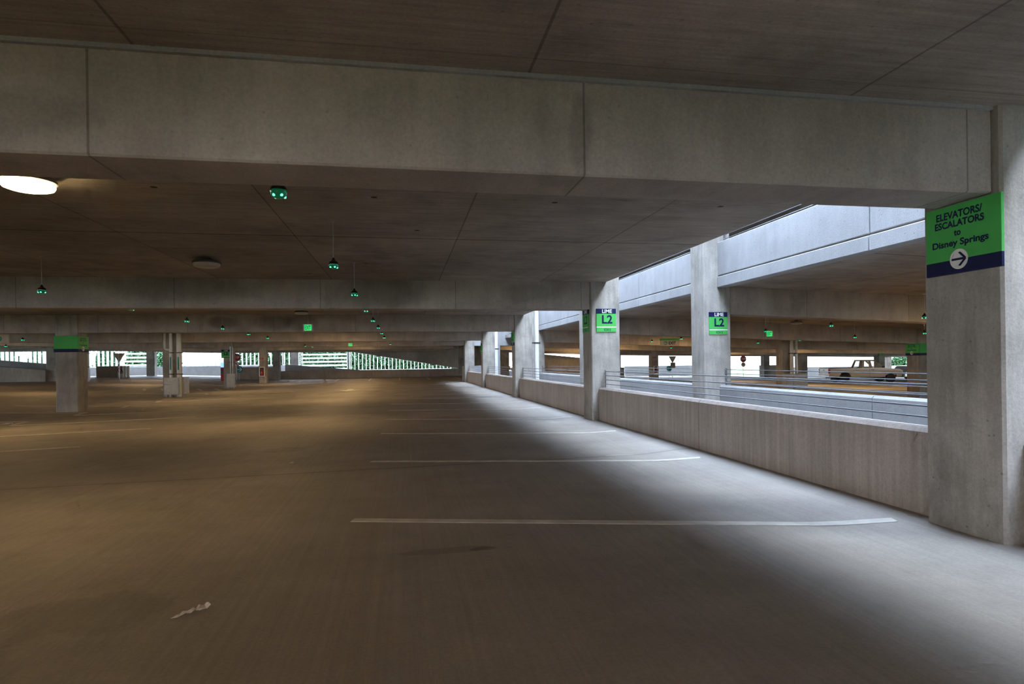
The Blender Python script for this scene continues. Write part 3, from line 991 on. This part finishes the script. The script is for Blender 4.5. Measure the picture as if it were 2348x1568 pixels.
def direction_board(label, loc, word, ang, w=1.3, h=0.38, zc=2.9):
    r = thing('direction_board', label, 'sign', loc, 0, 'overhead direction boards')
    B().box(-w / 2, w / 2, -0.03, 0.03, -h / 2, h / 2, bev=0.004).done('board', M_BEIGE, r)
    cx, rad = (-0.23 * w if word else 0.21 * w), h * 0.33
    d = flat(B(), disc_pts(cx, 0, rad), -0.036, -0.031).done('arrow_disc', M_TEAL, r)
    g = B()
    for p in arrow_pts(cx, 0, rad * 1.36, ang):
        flat(g, p, -0.042, -0.037)
    g.done('arrow', M_WHITE, d)
    if word:
        text_part(word, 'lettering', M_NAVY, r, 0.12 * w, 0, 0.38 * w, 0.55 * h, -0.036)
        B().box(-w / 2, w / 2, -0.04, 0.04, h / 2, h / 2 + 0.09).done('header', M_GREEN, r)
    for s in (-1, 1):
        B().tube([(s * w * 0.4, 0, h / 2), (s * w * 0.4, 0, zc - loc[2])], 0.01, 8).done('hanger_rod', M_STEEL, r, True)
    return r


direction_board('overhead board reading EXIT with a left arrow across the well', (12.82, 28.0, 2.09), 'EXIT', PI, w=0.98, h=0.27, zc=zceil(12.82, 28))
direction_board('pale overhead board with an up arrow at the left picture edge', (-15.2, 26.0, 2.40), '', PI / 2, w=1.2, h=0.34, zc=zceil(-15.2, 26))


def octagon(r):
    return [(r * math.cos(PI / 8 + k * PI / 4), r * math.sin(PI / 8 + k * PI / 4)) for k in range(8)]


def post_sign(label, x, y, zb, kind, top):
    r = thing('traffic_sign', label, 'traffic sign', (x, y, zb), 0, 'traffic signs on posts')
    B().tube([(0, 0, 0), (0, 0, top + 0.1)], 0.03, 10).done('post', M_STEEL, r, True)
    if kind == 'stop':
        f = flat(B(), [(a, top + b) for a, b in octagon(0.36)], -0.055, -0.035).done('octagon', M_RED, r)
        text_part('STOP', 'lettering', M_WHITE, f, 0, top, 0.5, 0.2, -0.058)
        d = flat(B(), disc_pts(0, top - 0.58, 0.24), -0.055, -0.035).done('round_plate', M_WHITE, r)
        g = B()
        n = 28
        for k in range(n):
            a, c = 2 * PI * k / n, 2 * PI * (k + 1) / n
            flat(g, [(0.24 * math.cos(a), top - 0.58 + 0.24 * math.sin(a)), (0.24 * math.cos(c), top - 0.58 + 0.24 * math.sin(c)),
                     (0.19 * math.cos(c), top - 0.58 + 0.19 * math.sin(c)), (0.19 * math.cos(a), top - 0.58 + 0.19 * math.sin(a))], -0.060, -0.056)
        flat(g, [(-0.15, top - 0.46), (-0.12, top - 0.43), (0.15, top - 0.70), (0.12, top - 0.73)], -0.062, -0.0605)
        g.done('red_ring', M_RED, d)
        g = B()
        flat(g, [(0.03, top - 0.72), (0.08, top - 0.72), (0.08, top - 0.50), (-0.04, top - 0.50), (-0.04, top - 0.45), (-0.14, top - 0.525), (-0.04, top - 0.60), (-0.04, top - 0.55), (0.03, top - 0.55)], -0.0595, -0.0562)
        g.done('turn_arrow', M_DARK, d)
    elif kind == 'yield':
        flat(B(), [(-0.44, top + 0.28), (0.44, top + 0.28), (0.04, top - 0.42), (-0.04, top - 0.42)], -0.055, -0.035).done('triangle', M_SIGNBACK, r)
        B().tube([(0, -0.065, top + 0.2), (0, -0.065, top - 0.4)], 0.016, 8).done('brace', M_STEEL, r)
    return r


zs = zfloor(-14.6, 56)
post_sign('red stop sign and no-turn disc beside the dark conduit column', -14.2, 56.3, zs, 'stop', 1.95)
post_sign('brown back of a triangular sign on a post at far left', -22.5, 54.0, zfloor(-22.5, 54), 'yield', 1.80)
post_sign('grey back of a triangular sign on a post across the well', 28.2, 61.0, zopp(28.2), 'yield', 2.0)
post_sign('pale red stop sign and no-turn disc across the well', 34.6, 58.0, zopp(34.6), 'stop', 2.0)
B1 = thing('small_sign', 'small square plate below the triangular sign across the well', 'sign', (28.2, 60.9, 0.69))
B().box(-0.28, 0.28, -0.02, 0.0, -0.29, 0.29, bev=0.004).done('plate', M_SIGNBACK, B1)
B().box(-0.03, 0.03, 0.0, 0.04, -0.2, 0.2).done('bracket', M_STEEL, B1)


def arrow_roundel(label, loc, ang, mat):
    r = thing('arrow_roundel', label, 'arrow sign', loc, 0)
    flat(B(), disc_pts(0, 0, 0.30), -0.015, 0.015).done('disc', mat, r)
    g = B()
    for p in arrow_pts(0, 0, 0.40, ang):
        flat(g, p, -0.022, -0.016)
    g.done('arrow', M_WHITE, r)
    B().tube([(0, 0.03, -loc[2] + zfloor(loc[0], loc[1])), (0, 0.03, 0.2)], 0.025, 8).done('post', M_STEEL, r, True)
    return r


arrow_roundel('green roundel with white right arrow below the left stop sign', (-14.05, 56.6, 0.93), 0, M_TEAL)
arrow_roundel('cyan roundel with white left arrow beside the square plate', (28.1, 61.6, 0.33), PI, plain('cyan_sign', (0.02, 0.42, 0.45), 0.4))

# no-pedestrian plate and white bollards at the end of the low wall
r = thing('warning_plate', 'white plate with a red crossed pedestrian ring at far left', 'sign', (-24.3, 58.86, 0.86))
B().box(-0.36, 0.26, -0.02, 0.0, -0.52, 0.52, bev=0.004).done('plate', M_WHITE, r)
g = B()
n = 28
for k in range(n):
    a, c = 2 * PI * k / n, 2 * PI * (k + 1) / n
    flat(g, [(0.30 * math.cos(a) - .05, .15 + .30 * math.sin(a)), (0.30 * math.cos(c) - .05, .15 + .30 * math.sin(c)), (0.23 * math.cos(c) - .05, .15 + .23 * math.sin(c)), (0.23 * math.cos(a) - .05, .15 + .23 * math.sin(a))], -0.026, -0.021)
flat(g, [(-0.24, 0.33), (-0.20, 0.37), (0.14, -0.03), (0.10, -0.07)], -0.030, -0.0265)
g.done('red_ring', M_RED, r)
g = B()
flat(g, disc_pts(-0.05, 0.31, 0.045, 12), -0.0255, -0.0212)
flat(g, [(-0.11, 0.24), (0.01, 0.24), (0.0, 0.08), (0.06, -0.06), (0.0, -0.06), (-0.05, 0.04), (-0.10, -0.06), (-0.16, -0.06), (-0.10, 0.10)], -0.0255, -0.0212)
g.done('pedestrian', M_DARK, r)
for i, x in enumerate((-23.9, -23.6)):
    o = B().lathe([(0.11, 0.0), (0.11, 0.95), (0.09, 1.02), (0.0, 1.05)], 18).done('bollard', M_WHITE, smooth=True)
    o.location = (x, 58.3, zfloor(x, 58.3))
    tag(o, f'white bollard at the end of the low wall, {"left" if i == 0 else "right"} of two', 'bollard', 'white bollards')

# ------------------------------------------------------------------ drain pipes with guards
def drain_column(cx, yf, zb, ztop, label_pipes, lefts, opp=False):
    """two white drain pipes on a column's near face with a steel guard box in front"""
    yn = yf - WY
    r = thing('drain_pipes', label_pipes, 'drain pipes', (cx, yn - 0.16, zb))
    zt = ztop - zb
    for i, (dx, rad) in enumerate(lefts):
        B().tube([(dx, 0, 0.0), (dx, 0, zt)], rad, 18).done('pipe', M_PIPE, r, True)
        g = B()
        for zz in (1.05, 2.05):
            g.lathe([(rad + 0.004, zz - 0.02), (rad + 0.012, zz - 0.02), (rad + 0.012, zz + 0.02), (rad + 0.004, zz + 0.02)], 18, (dx, 0, 0))
            g.box(dx - rad - 0.05, dx + rad + 0.05, 0.02, 0.07, zz - 0.02, zz + 0.02)
        g.done('pipe_clamp', M_DARK, r, True)
        if not opp:
            g = B()
            a0, a1 = -PI * 0.62, -PI * 0.38
            g.box(dx - 0.03, dx + 0.03, -rad - 0.004, -rad + 0.004, 1.25, 1.85)
            g.done('green_label', M_TEAL, r)
    if not opp:
        dx = lefts[0][0]
        g = B()
        pts = [(dx - 0.02, -0.01, 2.20)]
        for k in range(7):
            a = PI / 2 * k / 6
            pts.append((dx - 0.16 - 0.10 * math.sin(a), -0.01, 2.20 + 0.10 * (1 - math.cos(a))))
        pts.append((dx - 0.26, -0.01, zt))
        g.tube(pts, 0.05, 14)
        g.done('pipe_elbow', M_PIPE, r, True)
    return r


def guard(label, x0, x1, y0, y1, z0, z1, zb):
    r = thing('pipe_guard', label, 'guard', ((x0 + x1) / 2, (y0 + y1) / 2, zb), group='grey pipe guards')
    w, d = (x1 - x0) / 2, (y1 - y0) / 2
    B().box(-w, w, -d, -d + 0.012, z0 - zb, z1 - zb, bev=0.003).done('front_plate', M_GUARD, r)
    for s in (-1, 1):
        B().box(s * w - 0.006, s * w + 0.006, -d + 0.013, d, z0 - zb, z1 - zb).done('side_plate', M_STEEL, r)
    for s in (-1, 1):
        B().box(s * (w - 0.05) - 0.025, s * (w - 0.05) + 0.025, -0.02, 0.02, 0, z0 - zb + 0.3).done('foot', M_GUARD, r)
    return r


yB = Y0 + 3 * BAY
zb = zfloor(-10.6, yB - 1)
drain_column(-10.5, yB, zb, 2.9, 'two white drain pipes with green labels in front of a column', ((-0.12, 0.07), (0.22, 0.10)))
guard('grey steel guard in front of the two white drain pipes', -10.80, -10.22, yB - WY - 0.52, yB - WY - 0.29, zb + 0.12, zb + 0.90, zb)
guard('weathered grey guard on the side of the drain pipe column', -10.385, -10.15, yB - WY + 0.06, yB + 0.12, zb + 0.12, zb + 0.90, zb)
yC = Y0 + 4 * BAY
zc4 = zfloor(-10.5, yC)
r = thing('conduit', 'two steel conduits running up the dark column', 'conduit', (-10.38, yC - WY - 0.05, zc4))
for dx in (-0.06, 0.06):
    B().tube([(dx, 0, 0.1), (dx, 0, 2.45 - zc4)], 0.035, 12).done('pipe', M_STEEL, r, True)
B().box(-0.14, 0.14, 0.0, 0.05, 1.6, 1.64).done('strap', M_DARK, r)
guard('shiny steel guard box at the foot of the dark column', -10.60, -10.16, yC - WY - 0.34, yC - WY - 0.1, zc4 + 0.1, zc4 + 0.92, zc4)
zf5 = zfloor(-22.75, 49)
drain_column(-22.75, 50.2, zf5, 2.385 + zleft(-22.75), 'pale drain pipe with green label left of the low wall', ((0.05, 0.10),), True)
guard('small grey guard around the far left drain pipe', -23.0, -22.48, 49.0, 49.3, zf5 + 0.12, zf5 + 0.88, zf5)
yR = Y0 + 3 * BAY
zr = zopp(21)
drain_column(21.35, yR, zr, zceil(21.6, 30) - 0.02, 'brown lit drain pipes on the middle column across the well', ((-0.05, 0.10), (0.22, 0.08)), True)
guard('grey guard panel on the middle column across the well, left of two', 20.72, 21.14, yR - WY - 0.5, yR - WY - 0.1, zr + 0.05, zr + 0.92, zr)
guard('grey guard panel on the middle column across the well, right of two', 21.2, 22.05, yR - WY - 0.45, yR - WY - 0.25, zr + 0.05, zr + 0.92, zr)
# tall white downpipes in the light well
for i, (x, y, rad, lab) in enumerate(((4.89, 22.2, 0.085, 'tall white downpipe in the light well behind the third column'), (4.80, 31.8, 0.115, 'tall white downpipe in the light well behind the fourth column'))):
    r = thing('downpipe', lab, 'downpipe', (x, y, -3.3), group='white downpipes in the light well')
    B().tube([(0, 0, 0), (0, 0, 10.0)], rad, 18).done('pipe', M_WHITE, r, True)
    for zz in (2.3, 5.27, 8.2):
        g = B().lathe([(rad + 0.002, zz - 0.025), (rad + 0.012, zz - 0.025), (rad + 0.012, zz + 0.025), (rad + 0.002, zz + 0.025)], 18)
        g.box(-rad - 0.10, rad + 0.06, -0.012, 0.012, zz - 0.025, zz + 0.025)
        g.done('pipe_clamp', M_DARK, r, True)


# ------------------------------------------------------------------ fire extinguishers, phone
def ext_cabinet(label, x, yn, zc):
    r = thing('extinguisher_cabinet', label, 'fire extinguisher', (x, yn, zc), group='fire extinguisher cabinets')
    g = B()
    g.box(-0.19, 0.19, -0.14, 0.0, -0.36, -0.32)
    g.box(-0.19, 0.19, -0.14, 0.0, 0.32, 0.36)
    g.box(-0.19, -0.15, -0.14, 0.0, -0.32, 0.32)
    g.box(0.15, 0.19, -0.14, 0.0, -0.32, 0.32)
    g.done('cabinet_frame', M_WHITE, r)
    B().box(-0.15, 0.15, -0.01, -0.002, -0.32, 0.32).done('back_panel', M_DARK, r)
    e = B().lathe([(0.0, -0.28), (0.075, -0.28), (0.085, -0.25), (0.085, 0.08), (0.06, 0.14), (0.03, 0.16), (0.03, 0.2)], 18, (0, -0.085, 0)).done('extinguisher', M_EXTING, r, True)
    B().box(-0.05, 0.05, -0.12, -0.05, 0.19, 0.24).done('valve', M_DARK, e)
    return r


ext_cabinet('fire extinguisher cabinet on the column left of the far wall', -10.58, Y0 + 5 * BAY - WY, 0.78)
ext_cabinet('fire extinguisher cabinet on the column across the well', 21.2, Y0 + 5 * BAY - WY, 0.40)
for x, z, lab in ((-10.62, 1.78, 'small red label above the extinguisher beside the far wall'), (21.1, 1.48, 'small red label above the extinguisher across the well')):
    r = thing('red_label', lab, 'label', (x, Y0 + 5 * BAY - WY - 0.006, z))
    B().box(-0.14, 0.14, -0.004, 0.004, -0.05, 0.05).done('plate', M_RED, r)
    B().box(-0.09, 0.05, -0.007, -0.0045, -0.012, 0.012).done('white_line', M_WHITE, r)
r = thing('emergency_phone', 'red emergency phone post with a glowing blue beacon', 'emergency phone', (-14.72, 54.0, zfloor(-14.72, 54)))
B().box(-0.13, 0.13, -0.11, 0.11, 0.0, 1.12, bev=0.015).done('cabinet', M_RED, r)
B().box(-0.09, 0.09, -0.118, -0.111, 0.6, 0.95).done('panel', M_DARK, r)
B().lathe([(0.13, 1.12), (0.15, 1.2), (0.15, 1.42), (0.10, 1.5), (0.0, 1.52)], 18).done('beacon', M_BLUE, r, True)

# ------------------------------------------------------------------ stair beyond the end of the well
r = thing('stair', 'concrete stair with yellow lit handrails beyond the light well', 'stair', (7.6, 52.6, 0.0))
g = B()
for i in range(11):
    g.box(0.27 * i, 0.27 * (i + 1), 0, 1.2, max(0.0, 1.75 - 0.17 * (i + 1)) - 0.0, 1.75 - 0.17 * i)
g.done('steps', C_WALL, r)
g = B()
for i in range(11):
    g.tube([(0.27 * i + 0.1, -0.03, 1.7 - 0.17 * i), (0.27 * i + 0.1, -0.03, 2.6 - 0.17 * i)], 0.012, 6)
g.done('balusters', M_RAILY, r)
for dz in (0.0, -0.12):
    B().tube([(0.0, -0.03, 2.66 + dz), (2.9, -0.03, 0.84 + dz)], 0.022, 8).done('handrail', M_RAILY, r, True)


# ------------------------------------------------------------------ vehicles
def wheel(r, x, y, z, rad, wid, side):
    g = B().lathe([(rad * 0.62, -wid / 2), (rad * 0.93, -wid / 2), (rad, -wid * 0.32), (rad, wid * 0.32), (rad * 0.93, wid / 2), (rad * 0.62, wid / 2)], 28, (x, y, z), 'y')
    t = g.done('wheel', M_BLACK, r, True)
    yo = y + side * (wid / 2 - 0.03)
    g = B().lathe([(rad * 0.64, 0.0), (rad * 0.60, 0.0), (rad * 0.52, -0.04 * side), (rad * 0.25, -0.03 * side), (rad * 0.18, 0.01 * side), (0.0, 0.015 * side)], 24, (x, yo, z), 'y')
    h = g.done('rim', M_RIM, t, True)
    return t


def arch(cx, cz, r, n=12):
    return [(cx + r * math.cos(PI - PI * k / n), cz + r * math.sin(PI - PI * k / n)) for k in range(n + 1)]


def pickup(loc, rz):
    T = thing('pickup_truck', 'beige pickup truck parked on the opposite deck', 'truck', loc, rz)
    W2 = 0.97
    # lower body side profile, nose at +x, origin on the floor under the rear axle, with wheel arch cut-outs
    prof = [(-1.22, 0.50), (-0.46, 0.50)] + arch(0.0, 0.42, 0.46)[0:] + [(0.46, 0.48), (3.08, 0.46)] + arch(3.52, 0.42, 0.45) + [(3.98, 0.46), (4.32, 0.50), (4.40, 0.72), (4.36, 0.98), (4.20, 1.07), (3.3, 1.15), (2.72, 1.19), (1.28, 1.19), (1.28, 1.19)]
    pl = []
    for p in prof + [(-1.22, 1.19)]:
        if not pl or (abs(p[0] - pl[-1][0]) + abs(p[1] - pl[-1][1])) > 1e-4:
            pl.append(p)
    # shell: two sides, hood, tailgate built as separate panels so that the bed stays open
    def side(s):
        g = B()
        g.prism(pl, 'y', s * (W2 - 0.10), s * W2)
        return g.done('body_side', M_TRUCK, T)
    for s in (-1, 1):
        side(s)
    B().prism([(2.6, 0.45), (3.0, 0.45), (3.0, 0.6), (4.30, 0.6), (4.34, 0.98), (4.19, 1.065), (3.3, 1.14), (2.6, 1.185)], 'y', -W2 + 0.1, W2 - 0.1).done('hood', M_TRUCK, T)
    B().box(-1.24, -1.18, -W2 + 0.1, W2 - 0.1, 0.58, 1.19, bev=0.015).done('tailgate', M_SILVER, T)
    B().box(-1.2, 1.3, -W2 + 0.1, W2 - 0.1, 0.62, 0.66).done('bed_floor', M_DARK, T)
    B().box(1.26, 1.32, -W2 + 0.1, W2 - 0.1, 0.62, 1.19).done('bed_bulkhead', M_TRUCK, T)
    B().box(-1.22, 1.28, -W2 - 0.005, -W2 + 0.11, 1.185, 1.215, bev=0.008).done('bed_rail', M_DARK, T)
    B().box(-1.22, 1.28, W2 - 0.11, W2 + 0.005, 1.185, 1.215, bev=0.008).done('bed_rail', M_DARK, T)
    B().box(-0.9, 3.9, -0.55, 0.55, 0.36, 0.52).done('chassis', M_DARK, T)
    # greenhouse
    wi, wo = 0.70, 0.93
    zb0, zt0 = 1.18, 1.80
    def lerp(a, c, t):
        return a + (c - a) * t
    def gpt(x_b, x_t, t, s):
        return (lerp(x_b, x_t, t), s * lerp(wo, wi, t), lerp(zb0, zt0, t))
    def cab_panel(name, polys, mat, s, thick):
        g = B()
        for poly in polys:
            g.prism(poly, 'y', 0, thick)
        for v in g.bm.verts:
            t = (v.co.z - zb0) / (zt0 - zb0)
            v.co.y = s * (wo - 0.23 * t - v.co.y)
        return g.done(name, mat, T)
    B().box(1.44, 2.36, -0.72, 0.72, 1.755, 1.84, bev=0.03, seg=2).done('roof', M_TRUCK, T)
    for s in (-1, 1):
        cab_panel('cab_frame', [[(1.28, 1.17), (1.48, 1.17), (1.60, 1.74), (1.46, 1.80)],
                                [(1.88, 1.17), (2.12, 1.17), (2.08, 1.74), (1.90, 1.74)],
                                [(2.96, 1.17), (3.08, 1.17), (2.40, 1.80), (2.28, 1.74)],
                                [(1.46, 1.72), (2.36, 1.72), (2.36, 1.81), (1.46, 1.81)]], M_TRUCK, s, 0.05)
        cab_panel('quarter_window', [[(1.46, 1.18), (1.90, 1.18), (1.92, 1.73), (1.58, 1.73)]], M_GLASS, s, 0.006)
        cab_panel('door_window', [[(2.11, 1.18), (2.98, 1.18), (2.30, 1.73), (2.07, 1.73)]], M_GLASS, s, 0.006)
    def pane(name, x_b, x_t):
        g = B()
        g.prism([(x_b, 1.19), (x_b + 0.012, 1.19), (x_t + 0.012, 1.77), (x_t, 1.77)], 'y', -0.70, 0.70)
        g.done(name, M_GLASS, T)
    pane('windscreen', 3.0, 2.34)
    pane('rear_window', 1.36, 1.50)
    for s in (-1, 1):
        B().box(1.885, 1.895, s * (W2 + 0.001) - 0.003, s * (W2 + 0.001) + 0.003, 0.5, 1.18).done('door_seam', M_DARK, T)
        B().box(2.02, 2.22, s * (W2 + 0.012) - 0.012, s * (W2 + 0.012) + 0.012, 1.03, 1.07, bev=0.004).done('door_handle', M_DARK, T)
        B().box(2.80, 2.98, s * 1.06 - 0.08, s * 1.06 + 0.08, 1.19, 1.34, bev=0.03, seg=2).done('mirror', M_DARK, T)
        B().box(-1.255, -1.12, s * 0.90 - 0.075, s * 0.90 + 0.075, 0.78, 1.12, bev=0.02).done('tail_lamp', M_TAIL, T)
        B().box(4.24, 4.405, s * 0.78 - 0.17, s * 0.78 + 0.17, 0.80, 0.97, bev=0.02).done('headlamp', M_HEAD, T)
        B().box(1.3, 2.9, s * (W2 + 0.006) - 0.006, s * (W2 + 0.006) + 0.006, 0.93, 0.945).done('side_crease', M_SILVER, T)
        wheel(T, 0.0, s * 0.84, 0.365, 0.365, 0.24, s)
        wheel(T, 3.52, s * 0.84, 0.365, 0.365, 0.24, s)
    B().box(-1.34, -1.2, -0.92, 0.92, 0.46, 0.64, bev=0.03, seg=2).done('rear_bumper', M_CHROME, T)
    B().box(4.28, 4.50, -0.95, 0.95, 0.42, 0.66, bev=0.04, seg=2).done('front_bumper', M_DARK, T)
    B().box(-1.246, -1.241, -0.16, 0.16, 0.68, 0.82).done('number_plate', M_WHITE, T)
    B().box(-1.27, -1.24, -0.12, 0.12, 1.0, 1.06, bev=0.01).done('tailgate_handle', M_DARK, T)
    B().box(4.36, 4.41, -0.58, 0.58, 0.76, 0.97, bev=0.01).done('grille', M_DARK, T)
    B().box(1.6, 2.1, -0.6, 0.6, 0.7, 1.25, bev=0.06, seg=2).done('bench_seat', M_DARK, T)
    return T


pickup((35.1, 44.45, zopp(36.5) + 0.012), -math.radians(15))


def sedan(loc, rz):
    T = thing('car', 'pale car mostly hidden past the nose of the pickup', 'car', loc, rz)
    W2 = 0.88
    prof = [(-0.95, 0.35), (-0.42, 0.30)] + arch(0, 0.32, 0.37) + [(0.42, 0.25), (2.28, 0.25)] + arch(2.7, 0.32, 0.37) + [(3.12, 0.30), (3.55, 0.35), (3.6, 0.6), (3.45, 0.78), (2.4, 0.92), (1.75, 1.38), (0.45, 1.42), (-0.25, 1.05), (-0.9, 0.98), (-1.0, 0.7)]
    B().prism(prof, 'y', -W2, W2, bev=0.05).done('body', M_SILVER, T)
    for s in (-1, 1):
        B().prism([(0.0, 1.0), (2.2, 0.95), (1.72, 1.32), (0.5, 1.36)], 'y', s * (W2 + 0.002) - 0.004, s * (W2 + 0.002) + 0.004).done('side_window', M_DARK, T)
        wheel(T, 0.0, s * 0.80, 0.32, 0.32, 0.2, s)
        wheel(T, 2.7, s * 0.80, 0.32, 0.32, 0.2, s)
        B().box(3.46, 3.6, s * 0.65 - 0.15, s * 0.65 + 0.15, 0.6, 0.74, bev=0.02).done('headlamp', M_HEAD, T)
    return T


sedan((51.6, 54.4, zopp(52) + 0.01), math.radians(200))


# ------------------------------------------------------------------ litter on the floor
def crumpled(name, label, x, y, ln, wd, rz, seed):
    rnd = random.Random(seed)
    g = B()
    nx, ny = 12, 5
    grid = []
    for i in range(nx):
        row = []
        t = i / (nx - 1)
        w = wd * (0.15 + 0.85 * t ** 0.7)
        for j in range(ny):
            s = j / (ny - 1) - 0.5
            row.append(g.bm.verts.new(((t - 0.5) * ln + rnd.uniform(-.004, .004), s * w + rnd.uniform(-.004, .004), 0.006 + rnd.uniform(0, 0.022) * (0.3 + t))))
        grid.append(row)
    fs = []
    for i in range(nx - 1):
        for j in range(ny - 1):
            fs.append(g.bm.faces.new((grid[i][j], grid[i + 1][j], grid[i + 1][j + 1], grid[i][j + 1])))
    bmesh.ops.solidify(g.bm, geom=fs, thickness=0.002)
    o = g.done(name, M_LITTER)
    o.location = (x, y, zfloor(x, y) + 0.003)
    o.rotation_euler = (0, 0, rz)
    tag(o, label, 'litter', 'litter on the floor')


crumpled('plastic_wrapper', 'crumpled clear plastic wrapper on the floor in the foreground', -1.17, 3.62, 0.20, 0.055, 0.75, 1)
crumpled('paper_scrap', 'white scrap of paper on the floor before the drain pipes', -8.3, 21.3, 0.28, 0.3, 0.3, 2)
crumpled('paper_scrap', 'small white scrap just behind the larger one before the drain pipes', -8.9, 23.6, 0.16, 0.12, 0.3, 3)
crumpled('paper_scrap', 'flat white scrap on the floor at the left picture edge', -9.95, 17.5, 0.34, 0.12, 0.2, 4)
crumpled('paper_scrap', 'tiny white scrap beside the joint in the floor', -1.53, 8.8, 0.05, 0.03, 0.2, 5)
crumpled('paper_scrap', 'tiny white scrap in the middle of the far aisle', -1.08, 27.6, 0.16, 0.1, 0.2, 6)


# ------------------------------------------------------------------ trees outside
def tree(x, y, zb, h, rad, label, seed):
    rnd = random.Random(seed)
    r = thing('tree', label, 'tree', (x, y, zb), group='trees outside the facade')
    B().tube([(0, 0, 0), (0.1, 0, h * 0.3), (0.0, 0.1, h * 0.6)], 0.16, 8).done('trunk', M_BARK, r, True)
    g = B()
    for _ in range(3800):
        while True:
            p = Vector((rnd.uniform(-1, 1), rnd.uniform(-1, 1), rnd.uniform(-1, 1)))
            if 0.35 < p.length < 1:
                break
        c = Vector((p.x * rad, p.y * rad, h * 0.58 + p.z * h * 0.42))
        a = Vector((rnd.gauss(0, 1), rnd.gauss(0, 1), rnd.gauss(0, 1))).normalized()
        b = a.cross(Vector((rnd.gauss(0, 1), rnd.gauss(0, 1), rnd.gauss(0, 1)))).normalized()
        s = rnd.uniform(0.16, 0.28)
        v = [g.bm.verts.new(c + a * s), g.bm.verts.new(c + b * s * 0.5), g.bm.verts.new(c - a * s), g.bm.verts.new(c - b * s * 0.5)]
        g.bm.faces.new(v)
    bm = g.bm
    me = bpy.data.meshes.new('crown')
    bm.to_mesh(me)
    bm.free()
    me.materials.append(M_LEAF)
    o = bpy.data.objects.new('crown', me)
    COL.objects.link(o)
    o.parent = r
    return r


TREES = []
for v in range(4):
    TREES.append(tree(-44.5 + 3.4 * v, 79.0, -3.6, 7.3 + 0.35 * (v % 3), 1.38, 'leafy green tree outside behind the slatted facade', 40 + v))
for k in range(4, 17):
    copy_tree(TREES[(k * 3) % 4], (-44.5 + 3.4 * k, 79.0 + 0.3 * (k % 2), -3.6), rz=0.8 * k)
for k in range(16):
    copy_tree(TREES[(k * 3 + 1) % 4], (-42.8 + 3.4 * k, 83.0 + 0.3 * (k % 2), -3.6), rz=1.1 * k)
tree(77.0, 84, -3.6, 5.0, 1.9, 'green bush in daylight past the pickup nose', 77)
